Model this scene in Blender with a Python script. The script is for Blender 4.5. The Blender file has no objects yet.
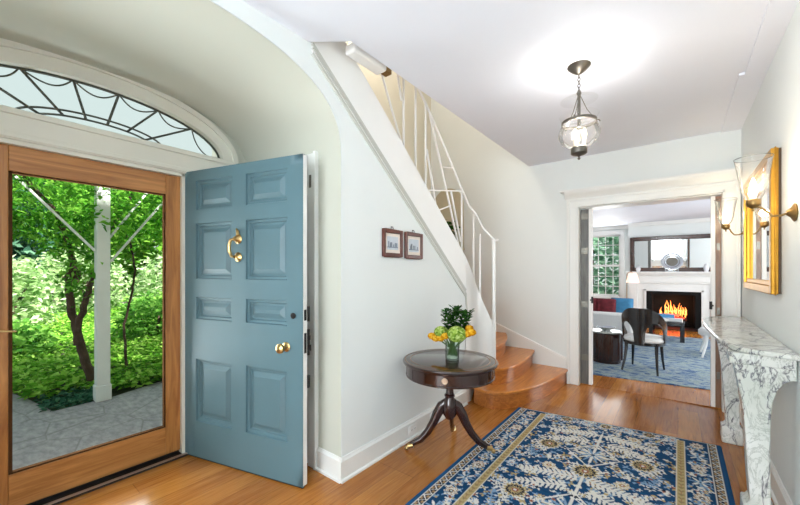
import bpy, bmesh, math, random
import numpy as np
from mathutils import Vector, Matrix
R = random.Random(11)
sc = bpy.context.scene
COL = sc.collection
PI = math.pi

# ------------------------------------------------------------------ helpers
def lin(c):
    return tuple((x/12.92 if x <= .04045 else ((x+.055)/1.055)**2.4) for x in c)
def rgb(r, g, b):
    return lin((r/255, g/255, b/255)) + (1.0,)

class MB:
    """collects shapes, builds ONE mesh object"""
    def __init__(s): s.v = []; s.f = []; s.mi = []
    def add(s, vs, fs, m=0):
        o = len(s.v); s.v += [tuple(v) for v in vs]
        for f in fs: s.f.append(tuple(i+o for i in f)); s.mi.append(m)
        return s
    def box(s, x0, x1, y0, y1, z0, z1, m=0):
        vs = [(x, y, z) for z in (z0, z1) for y in (y0, y1) for x in (x0, x1)]
        return s.add(vs, [(0,2,3,1),(4,5,7,6),(0,1,5,4),(2,6,7,3),(0,4,6,2),(1,3,7,5)], m)
    def obox(s, c, size, rz=0, m=0, tilt=None):
        M = Matrix.Rotation(rz, 3, 'Z')
        if tilt is not None: M = M @ tilt
        c = Vector(c); h = [q/2 for q in size]
        vs = [c + M @ Vector((x*h[0], y*h[1], z*h[2])) for z in (-1,1) for y in (-1,1) for x in (-1,1)]
        return s.add(vs, [(0,2,3,1),(4,5,7,6),(0,1,5,4),(2,6,7,3),(0,4,6,2),(1,3,7,5)], m)
    def tube(s, pts, r, n=8, m=0, caps=True, closed=False, squash=1.0):
        pts = [Vector(p) for p in pts]; N = len(pts)
        rs = r if isinstance(r, (list, tuple)) else [r]*N
        tang = []
        for i in range(N):
            if closed: t = pts[(i+1) % N]-pts[i-1]
            else: t = pts[min(i+1, N-1)]-pts[max(i-1, 0)]
            tang.append(t.normalized())
        up = Vector((0,0,1)) if abs(tang[0].z) < .9 else Vector((1,0,0))
        a = tang[0].cross(up).normalized()
        vs = []
        for i in range(N):
            t = tang[i]; a = (a - t*a.dot(t)).normalized(); b = t.cross(a)
            for k in range(n):
                an = 2*PI*k/n
                vs.append(pts[i] + (a*math.cos(an)*squash + b*math.sin(an))*rs[i])
        fs = []
        for i in range(N if closed else N-1):
            j = (i+1) % N
            for k in range(n):
                l = (k+1) % n
                fs.append((i*n+k, i*n+l, j*n+l, j*n+k))
        if caps and not closed:
            fs.append(tuple(range(n-1, -1, -1))); fs.append(tuple((N-1)*n+k for k in range(n)))
        return s.add(vs, fs, m)
    def bar(s, p0, p1, w, h, m=0, up=(0,0,1)):
        p0 = Vector(p0); p1 = Vector(p1); t = (p1-p0).normalized()
        u = Vector(up)
        if abs(t.dot(u)) > .98: u = Vector((1,0,0))
        a = t.cross(u).normalized(); b = a.cross(t)
        vs = [p + a*x*w/2 + b*y*h/2 for p in (p0, p1) for (x, y) in ((-1,-1),(1,-1),(1,1),(-1,1))]
        return s.add(vs, [(3,2,1,0),(4,5,6,7),(0,1,5,4),(1,2,6,5),(2,3,7,6),(3,0,4,7)], m)
    def cyl(s, p0, p1, r0, r1=None, n=16, m=0):
        return s.tube([p0, p1], [r0, r0 if r1 is None else r1], n, m)
    def lathe(s, prof, c=(0,0,0), n=32, m=0, a0=0, rot=None):
        c = Vector(c); vs = []; fs = []
        for (r, z) in prof:
            for k in range(n):
                an = 2*PI*k/n + a0
                v = Vector((r*math.cos(an), r*math.sin(an), z))
                if rot is not None: v = rot @ v
                vs.append(c+v)
        for i in range(len(prof)-1):
            for k in range(n):
                l = (k+1) % n
                fs.append((i*n+k, i*n+l, (i+1)*n+l, (i+1)*n+k))
        if prof[0][0] > 1e-5: fs.append(tuple(range(n-1, -1, -1)))
        if prof[-1][0] > 1e-5: fs.append(tuple((len(prof)-1)*n+k for k in range(n)))
        return s.add(vs, fs, m)
    def shell(s, prof, c=(0,0,0), n=32, m=0, a0=0, rot=None):
        c = Vector(c); vs = []; fs = []
        for (r, z) in prof:
            for k in range(n):
                an = 2*PI*k/n + a0
                v = Vector((r*math.cos(an), r*math.sin(an), z))
                if rot is not None: v = rot @ v
                vs.append(c+v)
        for i in range(len(prof)-1):
            for k in range(n):
                l = (k+1) % n
                fs.append((i*n+k, i*n+l, (i+1)*n+l, (i+1)*n+k))
        return s.add(vs, fs, m)
    def prism(s, poly, a, b, mp=lambda p, q, d: (p, q, d), m=0):
        n = len(poly)
        vs = [mp(p, q, a) for p, q in poly] + [mp(p, q, b) for p, q in poly]
        fs = [tuple(range(n-1, -1, -1)), tuple(range(n, 2*n))]
        for i in range(n):
            j = (i+1) % n; fs.append((i, j, n+j, n+i))
        return s.add(vs, fs, m)
    def sph(s, c, r, n=12, m=0, rot=None):
        rr = r if isinstance(r, (list, tuple)) else (r, r, r)
        c = Vector(c); vs = []; fs = []; h = max(4, n//2)
        for i in range(h+1):
            th = PI*i/h
            for k in range(n):
                an = 2*PI*k/n
                v = Vector((rr[0]*math.sin(th)*math.cos(an), rr[1]*math.sin(th)*math.sin(an), rr[2]*math.cos(th)))
                if rot is not None: v = rot @ v
                vs.append(c+v)
        for i in range(h):
            for k in range(n):
                l = (k+1) % n
                fs.append((i*n+k, (i+1)*n+k, (i+1)*n+l, i*n+l))
        return s.add(vs, fs, m)
    def strip(s, us, lo, hi, d0, d1, mp, m=0):
        """wall piece between two height curves, thickness d0..d1; mp(u, z, d) -> xyz"""
        n = len(us); vs = []
        for u in us:
            for z in (lo(u), hi(u)):
                for d in (d0, d1): vs.append(mp(u, z, d))
        fs = []
        for i in range(n-1):
            a = i*4; b = a+4
            fs += [(a, b, b+2, a+2), (a+1, a+3, b+3, b+1), (a, a+1, b+1, b), (a+2, b+2, b+3, a+3)]
        fs += [(0, 2, 3, 1), ((n-1)*4, (n-1)*4+1, (n-1)*4+3, (n-1)*4+2)]
        return s.add(vs, fs, m)

def tag(o, label=None, cat=None, group=None, kind=None):
    if label: o['label'] = label
    if cat: o['category'] = cat
    if group: o['group'] = group
    if kind: o['kind'] = kind
    return o
def woff(p):
    v = Vector((0,0,0))
    while p is not None: v += p.location; p = p.parent
    return v
def obj(name, mb, mats, parent=None, bevel=0, smooth=35, local=False, seg=2, weld=True):
    """link as one mesh object; vertices given in world space unless local"""
    me = bpy.data.meshes.new(name)
    off = Vector((0,0,0)) if (local or parent is None) else woff(parent)
    me.from_pydata([tuple(Vector(v)-off) for v in mb.v], [], mb.f)
    if not isinstance(mats, (list, tuple)): mats = [mats]
    for m in mats: me.materials.append(m)
    me.polygons.foreach_set('material_index', mb.mi)
    bm = bmesh.new(); bm.from_mesh(me)
    if weld: bmesh.ops.remove_doubles(bm, verts=bm.verts, dist=1e-5)
    bmesh.ops.recalc_face_normals(bm, faces=bm.faces)
    bm.to_mesh(me); bm.free()
    if smooth:
        me.polygons.foreach_set('use_smooth', [True]*len(me.polygons))
        me.set_sharp_from_angle(angle=math.radians(smooth))
    o = bpy.data.objects.new(name, me); COL.objects.link(o)
    if parent is not None: o.parent = parent
    if bevel:
        b = o.modifiers.new('bevel', 'BEVEL'); b.width = bevel; b.segments = seg
        b.limit_method = 'ANGLE'; b.angle_limit = math.radians(40)
    return o
def struct(name, mb, mats, label=None, **k):
    o = obj(name, mb, mats, **k)
    if o.parent is None:
        o['kind'] = 'structure'
        if label: o['label'] = label; o['category'] = name.split('_')[0]
    return o
def thing(name, label, cat, loc=(0,0,0), rz=0, group=None):
    o = bpy.data.objects.new(name, None); COL.objects.link(o)
    o.empty_display_size = .1
    o.location = loc; o.rotation_euler = (0, 0, rz)
    return tag(o, label, cat, group)
def copy_tree(o, parent=None):
    c = o.copy(); COL.objects.link(c)
    if parent is not None: c.parent = parent
    for ch in list(o.children): copy_tree(ch, c)
    return c

# ------------------------------------------------------------------ materials
def new_mat(name):
    m = bpy.data.materials.new(name); m.use_nodes = True
    nt = m.node_tree; b = nt.nodes['Principled BSDF']
    return m, nt, b
def noise_node(nt, scale, detail=3, rough=.5, stretch=None, dist=0, coord='Object'):
    tc = nt.nodes.new('ShaderNodeTexCoord'); mp = nt.nodes.new('ShaderNodeMapping')
    nt.links.new(tc.outputs[coord], mp.inputs['Vector'])
    if stretch: mp.inputs['Scale'].default_value = stretch
    n = nt.nodes.new('ShaderNodeTexNoise'); n.inputs['Scale'].default_value = scale
    n.inputs['Detail'].default_value = detail; n.inputs['Roughness'].default_value = rough
    n.inputs['Distortion'].default_value = dist
    nt.links.new(mp.outputs['Vector'], n.inputs['Vector'])
    return n
def ramp(nt, src, stops):
    r = nt.nodes.new('ShaderNodeValToRGB'); e = r.color_ramp.elements
    while len(e) > len(stops): e.remove(e[-1])
    while len(e) < len(stops): e.new(.5)
    for q, (p, c) in zip(e, stops): q.position = p; q.color = c
    nt.links.new(src, r.inputs['Fac']); return r
def mix(nt, fac, a, b, mode='MIX'):
    n = nt.nodes.new('ShaderNodeMix'); n.data_type = 'RGBA'; n.blend_type = mode
    for i, v in ((0, fac), (6, a), (7, b)):
        if hasattr(v, 'is_linked'): nt.links.new(v, n.inputs[i])
        else: n.inputs[i].default_value = v
    return n.outputs[2]
def bump(nt, b, src, strength=.2, dist=.01):
    n = nt.nodes.new('ShaderNodeBump'); n.inputs['Strength'].default_value = strength
    n.inputs['Distance'].default_value = dist
    nt.links.new(src, n.inputs['Height']); nt.links.new(n.outputs[0], b.inputs['Normal'])
def paint(name, c, rough=.5, metal=0, var=.05, scale=6, bmp=0, coat=0, spec=None):
    m, nt, b = new_mat(name)
    n = noise_node(nt, scale, 4)
    d = tuple(x*(1-var) for x in c[:3])+(1,); l = tuple(min(1, x*(1+var)) for x in c[:3])+(1,)
    r = ramp(nt, n.outputs['Fac'], [(.3, d), (.7, l)])
    nt.links.new(r.outputs[0], b.inputs['Base Color'])
    b.inputs['Roughness'].default_value = rough; b.inputs['Metallic'].default_value = metal
    if coat: b.inputs['Coat Weight'].default_value = coat; b.inputs['Coat Roughness'].default_value = .1
    if spec is not None: b.inputs['Specular IOR Level'].default_value = spec
    if bmp: bump(nt, b, n.outputs['Fac'], bmp)
    return m
def wood(name, dark, light, rough=.35, axis='Z', scale=1.0, coat=.2):
    m, nt, b = new_mat(name)
    st = {'X': (1.2, 14, 14), 'Y': (14, 1.2, 14), 'Z': (14, 14, 1.2)}[axis]
    n = noise_node(nt, 1.6*scale, 6, .6, st, 1.2)
    r = ramp(nt, n.outputs['Fac'], [(.25, dark), (.5, tuple((a+c)/2 for a, c in zip(dark, light))), (.75, light)])
    nt.links.new(r.outputs[0], b.inputs['Base Color'])
    b.inputs['Roughness'].default_value = rough; b.inputs['Coat Weight'].default_value = coat
    b.inputs['Coat Roughness'].default_value = .15
    return m
def emit(name, c, s):
    m, nt, b = new_mat(name)
    b.inputs['Base Color'].default_value = c
    b.inputs['Emission Color'].default_value = c; b.inputs['Emission Strength'].default_value = s
    return m
def thin_glass(name, tint=(1,1,1,1), refl=1.0, rim=0.0, haze=0.0):
    m = bpy.data.materials.new(name); m.use_nodes = True; nt = m.node_tree
    nt.nodes.clear()
    out = nt.nodes.new('ShaderNodeOutputMaterial'); mx = nt.nodes.new('ShaderNodeMixShader')
    tr = nt.nodes.new('ShaderNodeBsdfTransparent'); gl = nt.nodes.new('ShaderNodeBsdfGlossy')
    gl.inputs['Roughness'].default_value = .03; tr.inputs['Color'].default_value = tint
    lw = nt.nodes.new('ShaderNodeLayerWeight'); lw.inputs['Blend'].default_value = .12+rim
    mu = nt.nodes.new('ShaderNodeMath'); mu.operation = 'MULTIPLY'; mu.inputs[1].default_value = refl
    nt.links.new(lw.outputs['Fresnel'], mu.inputs[0]); nt.links.new(mu.outputs[0], mx.inputs[0])
    nt.links.new(tr.outputs[0], mx.inputs[1]); nt.links.new(gl.outputs[0], mx.inputs[2])
    src = mx.outputs[0]
    if haze:
        m2 = nt.nodes.new('ShaderNodeMixShader'); tl = nt.nodes.new('ShaderNodeBsdfTranslucent'); m2.inputs[0].default_value = haze
        tl.inputs['Color'].default_value = (.95,.95,.95,1)
        nt.links.new(src, m2.inputs[1]); nt.links.new(tl.outputs[0], m2.inputs[2]); src = m2.outputs[0]
    nt.links.new(src, out.inputs[0])
    return m
def marble(name):
    m, nt, b = new_mat(name)
    w = noise_node(nt, 3.0, 5, .62, (1, 1, .42), 1.3)
    a = nt.nodes.new('ShaderNodeMath'); a.operation = 'SUBTRACT'; a.inputs[1].default_value = .5
    nt.links.new(w.outputs['Fac'], a.inputs[0])
    ab = nt.nodes.new('ShaderNodeMath'); ab.operation = 'ABSOLUTE'; nt.links.new(a.outputs[0], ab.inputs[0])
    v1 = ramp(nt, ab.outputs[0], [(0, (1,1,1,1)), (.006, (.5,.5,.5,1)), (.022, (0,0,0,1))])
    w2 = noise_node(nt, 8, 7, .7, (1, 1, .4), 2.2)
    a2 = nt.nodes.new('ShaderNodeMath'); a2.operation = 'SUBTRACT'; a2.inputs[1].default_value = .48
    nt.links.new(w2.outputs['Fac'], a2.inputs[0])
    ab2 = nt.nodes.new('ShaderNodeMath'); ab2.operation = 'ABSOLUTE'; nt.links.new(a2.outputs[0], ab2.inputs[0])
    v2 = ramp(nt, ab2.outputs[0], [(0, (.55,.55,.55,1)), (.028, (0,0,0,1))])
    cl = noise_node(nt, 3, 3)
    base = ramp(nt, cl.outputs['Fac'], [(.35, rgb(198,202,194)), (.6, rgb(230,230,226))])
    c1 = mix(nt, v2.outputs[0], base.outputs[0], rgb(122,130,118))
    c2 = mix(nt, v1.outputs[0], c1, rgb(82,80,92))
    nt.links.new(c2, b.inputs['Base Color']); b.inputs['Roughness'].default_value = .16
    return m
def planks():
    m, nt, b = new_mat('plank_floor')
    tc = nt.nodes.new('ShaderNodeTexCoord'); mp = nt.nodes.new('ShaderNodeMapping')
    mp.inputs['Rotation'].default_value = (0, 0, PI/2)
    nt.links.new(tc.outputs['Object'], mp.inputs['Vector'])
    br = nt.nodes.new('ShaderNodeTexBrick'); nt.links.new(mp.outputs[0], br.inputs['Vector'])
    br.inputs['Scale'].default_value = 1; br.inputs['Brick Width'].default_value = 1.9
    br.inputs['Row Height'].default_value = .155; br.inputs['Mortar Size'].default_value = .0022
    br.inputs['Mortar Smooth'].default_value = .2; br.offset = .37; br.offset_frequency = 3
    br.inputs['Color1'].default_value = rgb(214,146,64); br.inputs['Color2'].default_value = rgb(146,80,26)
    br.inputs['Mortar'].default_value = rgb(84,44,16)
    g = noise_node(nt, 2.2, 6, .62, (16, 1.0, 1), 1.5)
    gr = ramp(nt, g.outputs['Fac'], [(.28, rgb(108,58,20)), (.46, rgb(180,110,44)), (.72, rgb(220,152,76))])
    n2 = noise_node(nt, 1.3, 3)
    c = mix(nt, .5, br.outputs['Color'], gr.outputs[0])
    r2 = ramp(nt, n2.outputs['Fac'], [(.3, (.68,.66,.64,1)), (.7, (.97,.97,.97,1))])
    c2 = mix(nt, 1.0, c, r2.outputs[0], 'MULTIPLY')
    nt.links.new(c2, b.inputs['Base Color'])
    rr = ramp(nt, n2.outputs['Fac'], [(.3, (.13,.13,.13,1)), (.7, (.24,.24,.24,1))])
    nt.links.new(rr.outputs[0], b.inputs['Roughness'])
    bump(nt, b, br.outputs['Fac'], -.25, .002)
    return m
def leaf_mat(name, stops, trans=.45):
    m = bpy.data.materials.new(name); m.use_nodes = True; nt = m.node_tree
    nt.nodes.clear()
    out = nt.nodes.new('ShaderNodeOutputMaterial'); mx = nt.nodes.new('ShaderNodeMixShader')
    d = nt.nodes.new('ShaderNodeBsdfDiffuse'); t = nt.nodes.new('ShaderNodeBsdfTranslucent')
    g = nt.nodes.new('ShaderNodeNewGeometry')
    r = ramp(nt, g.outputs['Random Per Island'], stops)
    nt.links.new(r.outputs[0], d.inputs['Color']); nt.links.new(r.outputs[0], t.inputs['Color'])
    mx.inputs[0].default_value = trans
    nt.links.new(d.outputs[0], mx.inputs[1]); nt.links.new(t.outputs[0], mx.inputs[2])
    nt.links.new(mx.outputs[0], out.inputs[0])
    return m

M = {}
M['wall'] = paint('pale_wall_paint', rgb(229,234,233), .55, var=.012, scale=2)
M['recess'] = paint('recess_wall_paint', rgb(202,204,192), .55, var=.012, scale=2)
M['ceil'] = paint('ceiling_paint', rgb(234,238,248), .6, var=.012, scale=2)
M['trim'] = paint('white_trim_paint', rgb(234,235,232), .35, var=.012)
M['cream_trim'] = paint('cream_trim_paint', rgb(226,224,213), .4, var=.015)
M['white'] = paint('white_gloss_paint', rgb(240,240,238), .3, var=.01)
M['stair_up'] = paint('stairwell_paint', rgb(228,222,206), .55, var=.012, scale=2)
M['floor'] = planks()
M['oak'] = wood('door_oak', rgb(136,78,30), rgb(206,144,78), .4, 'Z')
M['oak_h'] = wood('door_oak_rail', rgb(144,86,36), rgb(212,150,84), .4, 'Y')
M['tread'] = wood('stair_oak', rgb(168,94,30), rgb(220,146,66), .3, 'Y', .8, .3)
M['riser'] = wood('stair_riser_oak', rgb(140,74,24), rgb(200,124,54), .35, 'Y', 1.2, .3)
M['blue'] = paint('blue_door_paint', rgb(86,116,126), .42, var=.05, scale=3, coat=.05)
M['brass'] = paint('brass', rgb(190,162,110), .3, 1, .06)
M['oldbrass'] = paint('antique_brass', rgb(150,122,78), .35, 1, .08)
M['pewter'] = paint('pewter', rgb(120,116,108), .35, 1, .08)
M['iron'] = paint('dark_iron', rgb(38,36,36), .45, .6, .1)
M['lead'] = paint('fanlight_bar', rgb(84,86,78), .5, .2, .05)
M['rubber'] = paint('threshold_dark', rgb(34,32,32), .5, 0, .1)
M['alu'] = paint('aluminium_strip', rgb(200,202,204), .3, 1, .03)
M['maho'] = wood('mahogany', rgb(22,9,8), rgb(56,20,15), .16, 'Z', 1.2, .6)
M['mahotop'] = wood('mahogany_top', rgb(26,13,11), rgb(54,28,22), .14, 'X', 1.0, .7)
M['pframe'] = wood('picture_frame_wood', rgb(58,22,16), rgb(110,52,36), .3, 'Z', 2)
M['inlay'] = paint('inlay_line', rgb(150,104,66), .2, 0, .05)
M['gold'] = paint('gilt', rgb(186,136,52), .36, 1, .1, 20)
M['darkgilt'] = paint('gilt_edge_dark', rgb(62,44,26), .5, .2, .1)
M['marble'] = marble('veined_marble')
M['glass'] = thin_glass('clear_glass', (.99,1,.995,1), .55)
M['shade'] = thin_glass('shade_glass', (.985,.985,.98,1), .9, .10, .012)
M['tulip'] = thin_glass('tulip_glass', (.985,.985,.98,1), .9, .10, .035)
M['mirror'] = paint('mirror_silver', (.86,.87,.87,1), .015, 1, 0)
M['black'] = paint('black_lacquer', rgb(24,20,20), .18, 0, .1, coat=.5)
M['ebony'] = wood('dark_rosewood', rgb(26,15,13), rgb(66,38,30), .2, 'Z', 2, .4)
M['fabric'] = paint('white_upholstery', rgb(226,225,222), .9, 0, .04, 40, .15)
M['burg'] = paint('burgundy_fabric', rgb(104,28,38), .85, 0, .45, 14)
M['bluefab'] = paint('blue_fabric', rgb(64,128,168), .85, 0, .15, 14)
M['slate'] = paint('black_slate', rgb(13,13,13), .6, 0, .1, spec=.2)
M['firebrick'] = paint('sooty_firebrick', rgb(14,12,12), .9, 0, .3)
M['log'] = paint('charred_log', rgb(70,40,28), .9, 0, .5, 12, .4)
M['silver'] = paint('silver', rgb(206,208,212), .16, 1, .1, 30)
M['ceramic'] = paint('white_ceramic', rgb(232,232,236), .15, 0, .04)
M['darkwood'] = wood('mirror_frame_wood', rgb(38,20,14), rgb(76,42,28), .25, 'X', 2, .3)
M['leafwood'] = wood('pocket_door_wood', rgb(92,66,48), rgb(150,112,84), .4, 'Z', 1.5)
M['leafgrey'] = wood('pocket_door_grey', rgb(66,66,64), rgb(120,118,112), .4, 'Z', 1.5)
M['paper'] = paint('mat_paper', rgb(236,226,216), .7, 0, .02)
M['stem'] = paint('flower_stem', rgb(70,104,46), .5, 0, .1)
M['hydr'] = leaf_mat('hydrangea_petal', [(0, rgb(96,136,40)), (.5, rgb(166,196,84)), (1, rgb(222,236,160))], .3)
M['yell'] = leaf_mat('yellow_petal', [(0, rgb(186,110,10)), (.5, rgb(238,176,30)), (1, rgb(252,220,90))], .3)
M['sprig'] = leaf_mat('sprig_leaf', [(0, rgb(28,62,30)), (.6, rgb(48,92,40)), (1, rgb(74,120,52))], .25)
M['water'] = thin_glass('vase_glass', (.86,.92,.88,1), .8, .1)
M['pebble'] = paint('pale_pebble', rgb(206,208,200), .4, 0, .2, 30)
M['post'] = paint('porch_white', rgb(214,218,216), .5, 0, .04)
M['bark'] = paint('dark_bark', rgb(72,54,42), .9, 0, .4, 10, .5)
M['soil'] = paint('dark_soil', rgb(62,62,48), .95, 0, .4, 5)
G1 = [(0, rgb(60,116,34)), (.5, rgb(112,170,58)), (1, rgb(170,214,96))]
M['cover'] = leaf_mat('groundcover_leaf', [(0, rgb(70,128,40)), (.5, rgb(128,186,62)), (1, rgb(196,232,120))])
M['canopy'] = leaf_mat('wisteria_leaf', [(0, rgb(52,112,36)), (.5, rgb(96,164,52)), (1, rgb(150,206,84))], .6)
M['shrub'] = leaf_mat('shrub_leaf', [(0, rgb(116,158,92)), (.5, rgb(178,208,146)), (1, rgb(236,244,214))])
M['shrubd'] = leaf_mat('bush_leaf', [(0, rgb(70,126,52)), (.5, rgb(112,168,72)), (1, rgb(160,208,104))])
M['fir'] = leaf_mat('fir_leaf', [(0, rgb(40,78,62)), (.6, rgb(66,110,88)), (1, rgb(110,152,124))], .3)
M['winleaf'] = leaf_mat('window_leaf', [(0, rgb(92,134,112)), (.5, rgb(128,168,142)), (1, rgb(176,206,182))], .4)
M['tree'] = leaf_mat('tree_leaf', G1)

def flag_mat():
    m, nt, b = new_mat('flagstone')
    tc = nt.nodes.new('ShaderNodeTexCoord')
    v = nt.nodes.new('ShaderNodeTexVoronoi'); v.feature = 'DISTANCE_TO_EDGE'; v.inputs['Scale'].default_value = 1.9
    nt.links.new(tc.outputs['Object'], v.inputs['Vector'])
    e = ramp(nt, v.outputs['Distance'], [(0, (.3,.3,.3,1)), (.02, (1,1,1,1))])
    n = noise_node(nt, 9, 5, .6, (1, 2.2, 1))
    c = ramp(nt, n.outputs['Fac'], [(.3, rgb(128,123,128)), (.7, rgb(170,164,168))])
    nt.links.new(mix(nt, e.outputs[0], rgb(112,106,106), c.outputs[0]), b.inputs['Base Color'])
    b.inputs['Roughness'].default_value = .8; bump(nt, b, n.outputs['Fac'], .4)
    return m
M['flag'] = flag_mat()
def lounge_rug_mat():
    m, nt, b = new_mat('abstract_rug')
    n = noise_node(nt, 6, 6, .75, (1.0, 2.4, 1), .8)
    r = ramp(nt, n.outputs['Fac'], [(.30, rgb(22,46,84)), (.44, rgb(60,96,138)), (.52, rgb(150,164,168)), (.60, rgb(132,148,140)), (.70, rgb(56,92,136))])
    nt.links.new(r.outputs[0], b.inputs['Base Color']); b.inputs['Roughness'].default_value = .95
    return m
M['rug2'] = lounge_rug_mat()
def rug_mat():
    m, nt, b = new_mat('persian_wool')
    a = nt.nodes.new('ShaderNodeAttribute'); a.attribute_name = 'weave'
    n = noise_node(nt, 160, 2)
    r = ramp(nt, n.outputs['Fac'], [(.3, (.82,.82,.82,1)), (.7, (1,1,1,1))])
    nt.links.new(mix(nt, 1.0, a.outputs['Color'], r.outputs[0], 'MULTIPLY'), b.inputs['Base Color'])
    b.inputs['Roughness'].default_value = .95; b.inputs['Specular IOR Level'].default_value = .15
    return m
M['rug'] = rug_mat()
M['bulb'] = emit('warm_bulb', (1.0, .80, .50, 1), 14)
M['flame'] = emit('flame', (1.0, .26, .05, 1), 2.6)
M['flame2'] = emit('flame_core', (1.0, .55, .20, 1), 3)
M['ember'] = emit('ember', (1.0, .07, .03, 1), 2.2)
M['lampshade'] = emit('lit_shade', (1.0, .66, .52, 1), .62)
M['candle'] = paint('candle_sleeve', rgb(244,234,210), .5, 0, .02)

# ------------------------------------------------------------------ dimensions
XL, XS, XR = -2.927, -1.747, .48         # entry wall, stair wall, right wall
YB, YB2 = 4.70, 4.95                     # wall between the hall and the living room
ZC = 2.775
YR = -2.6                                # rear end of the hall
REC0, REC1 = -.47, 1.575                 # entry recess
DO0, DO1, DH = -.01, 1.061, 2.115        # front door opening
def mould(y): return ZC - .806*(y-1.335) # lower edge of the stair stringer
def strtop(y): return 2.838 - .815*(y-1.709)
def sampl(a, b, n): return [a+(b-a)*i/n for i in range(n+1)]

# ------------------------------------------------------------------ setting: floor, walls, ceiling
mb = MB(); mb.box(XL-.28, XR+.15, YR-.2, YB, -.12, 0); mb.box(-4.2, 3.0, YB, 11.8, -.12, 0)
struct('floor', mb, M['floor'], 'honey oak plank floor of the hall and the room beyond')

# entry wall with door and fanlight
FY, FA, FB, FZ = .56, .785, .30, 2.295
mpx = lambda u, z, d: (XL-d, u, z)
def fan_top(y):
    q = 1-((y-FY)/FA)**2
    return FZ + FB*math.sqrt(max(q, 0))
mb = MB()
mb.box(XL-.28, XL, REC0-.2, DO0, 0, FZ); mb.box(XL-.28, XL, DO1, REC1+.15, 0, FZ)
mb.box(XL-.28, XL, DO0, DO1, DH, FZ)
mb.box(XL-.28, XL, REC0-.2, FY-FA-.12, FZ, 2.95); mb.box(XL-.28, XL, FY+FA+.12, REC1+.15, FZ, 2.95); mb.box(XL-.08, XL, FY-FA-.12, FY-FA, FZ, 2.95); mb.box(XL-.08, XL, FY+FA, FY+FA+.12, FZ, 2.95)
us = [FY-FA*math.cos(PI*i/40) for i in range(41)]
mb.strip(us, fan_top, lambda u: 2.95, 0, .08, mpx)
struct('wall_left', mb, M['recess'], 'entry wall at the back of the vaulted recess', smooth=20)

# recess: side walls and elliptical vault
VC, VA, VZ0, VB = (REC0+REC1)/2, (REC1-REC0)/2, 2.14, .545
def vault(t):                                  # superellipse, t in -1..1
    return VZ0 + VB*(max(0, 1-abs(t)**2.6))**(1/2.6)
ts = [math.sin(PI/2*(i/24-1)) for i in range(49)]
mb = MB()
prof = [(REC0, 0), (REC0, 1.0)] + [(VC+VA*t, vault(t)) for t in ts] + [(REC1, 1.0), (REC1, 0)]
outer = [(p[0]+(.14 if p[0] > VC else -.14), p[1]) if p[1] <= VZ0 else ((p[0]-VC)*1.137+VC, min(p[1]+.05, 2.75)) for p in prof]
n = len(prof)
vs = []
for x in (XL, XS-.0015):
    vs += [(x, VC+(y-VC)*.997, z-(.003 if z > 1.5 else 0)) for y, z in prof]
fs = [(i, i+1, n+i+1, n+i) for i in range(n-1)]
mb.add(vs, fs)
mb.box(XL, XS-.132, REC1+.004, REC1+.14, 0, 2.2); mb.box(XL, XS-.132, REC0-.14, REC0-.004, 0, 2.2)
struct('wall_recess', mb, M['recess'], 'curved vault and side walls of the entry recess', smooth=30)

# stair wall (plane XS) with the arched opening
mps = lambda u, z, d: (XS-d, u, z)
mb = MB()
mb.strip([YR-.2, REC0], lambda u: 0, lambda u: ZC+.01, 0, .13, mps)
ys = [VC+VA*t for t in ts]
ys2 = sorted(ys+[1.33])
mb.strip(ys2, lambda u: vault((u-VC)/VA), lambda u: min(ZC+.01, max(mould(u), 2.30)), 0, .13, mps)
CUR = [(XS, 3.30), (XS+.001, 3.42), (XS+.018, 3.52), (XS+.062, 3.59), (XS+.125, 3.63), (XS+.18, 3.645)]
ysw = sampl(REC1, 3.30, 20)
mb.strip(ysw, lambda u: 0, mould, 0, .13, mps)
struct('wall_stair', mb, M['wall'], 'pale wall with the arched opening below the stairs', smooth=20)

# wall between the hall and the living room
OX0, OX1, OH = -.945, .345, 2.165
mb = MB()
mb.box(-4.2, OX0, YB, YB2, 0, 3.2); mb.box(OX1, 3.0, YB, YB2, 0, 3.2); mb.box(OX0, OX1, YB, YB2, OH, 3.2)
mb.box(-4.2, .6, YB, YB2, 3.2, 5.3)
struct('wall_back', mb, M['wall'], 'end wall of the hall with the wide doorway')
mb = MB(); mb.box(XR, XR+.15, YR-.2, YB, 0, 5.3)
struct('wall_right', mb, M['wall'], 'right wall of the hall behind the marble console')
# rear end of the hall: unseen tall window, added to let light into the hall
mb = MB()
mb.box(XS-.13, -1.45, YR-.2, YR, 0, ZC+.01); mb.box(.2, XR, YR-.2, YR, 0, ZC+.01)
mb.box(-1.45, .2, YR-.2, YR, 0, .35); mb.box(-1.45, .2, YR-.2, YR, 2.5, ZC+.01)
struct('wall_rear', mb, M['wall'], 'rear wall of the hall with an added tall window')
mb = MB()
for x in (-1.45, -.92, -.38, .16): mb.box(x, x+.04, YR-.12, YR-.07, .35, 2.5)
for z in (.35, .87, 1.39, 1.92, 2.46): mb.box(-1.45, .2, YR-.12, YR-.07, z, z+.04)
w2 = struct('window_rear_added', mb, M['white'], 'added tall white window at the unseen rear end of the hall')
mb = MB(); mb.box(-1.45, .2, YR-.10, YR-.095, .35, 2.5); obj('pane', mb, M['glass'], w2)

# ceiling with the stairwell opening
XO, YO = -1.545, 1.365
mb = MB()
mb.prism([(XO, YB), (XO, 1.47), (XS, 1.315), (XS-.13, 1.22), (XS-.13, YR-.2), (XR, YR-.2), (XR, YB)], ZC, ZC+.26)
mb.box(-3.1, XS-.13, YR-.2, 1.15, ZC+.02, ZC+.26)
struct('ceiling', mb, M['ceil'], 'pale ceiling of the hall with the stairwell opening')
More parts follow.
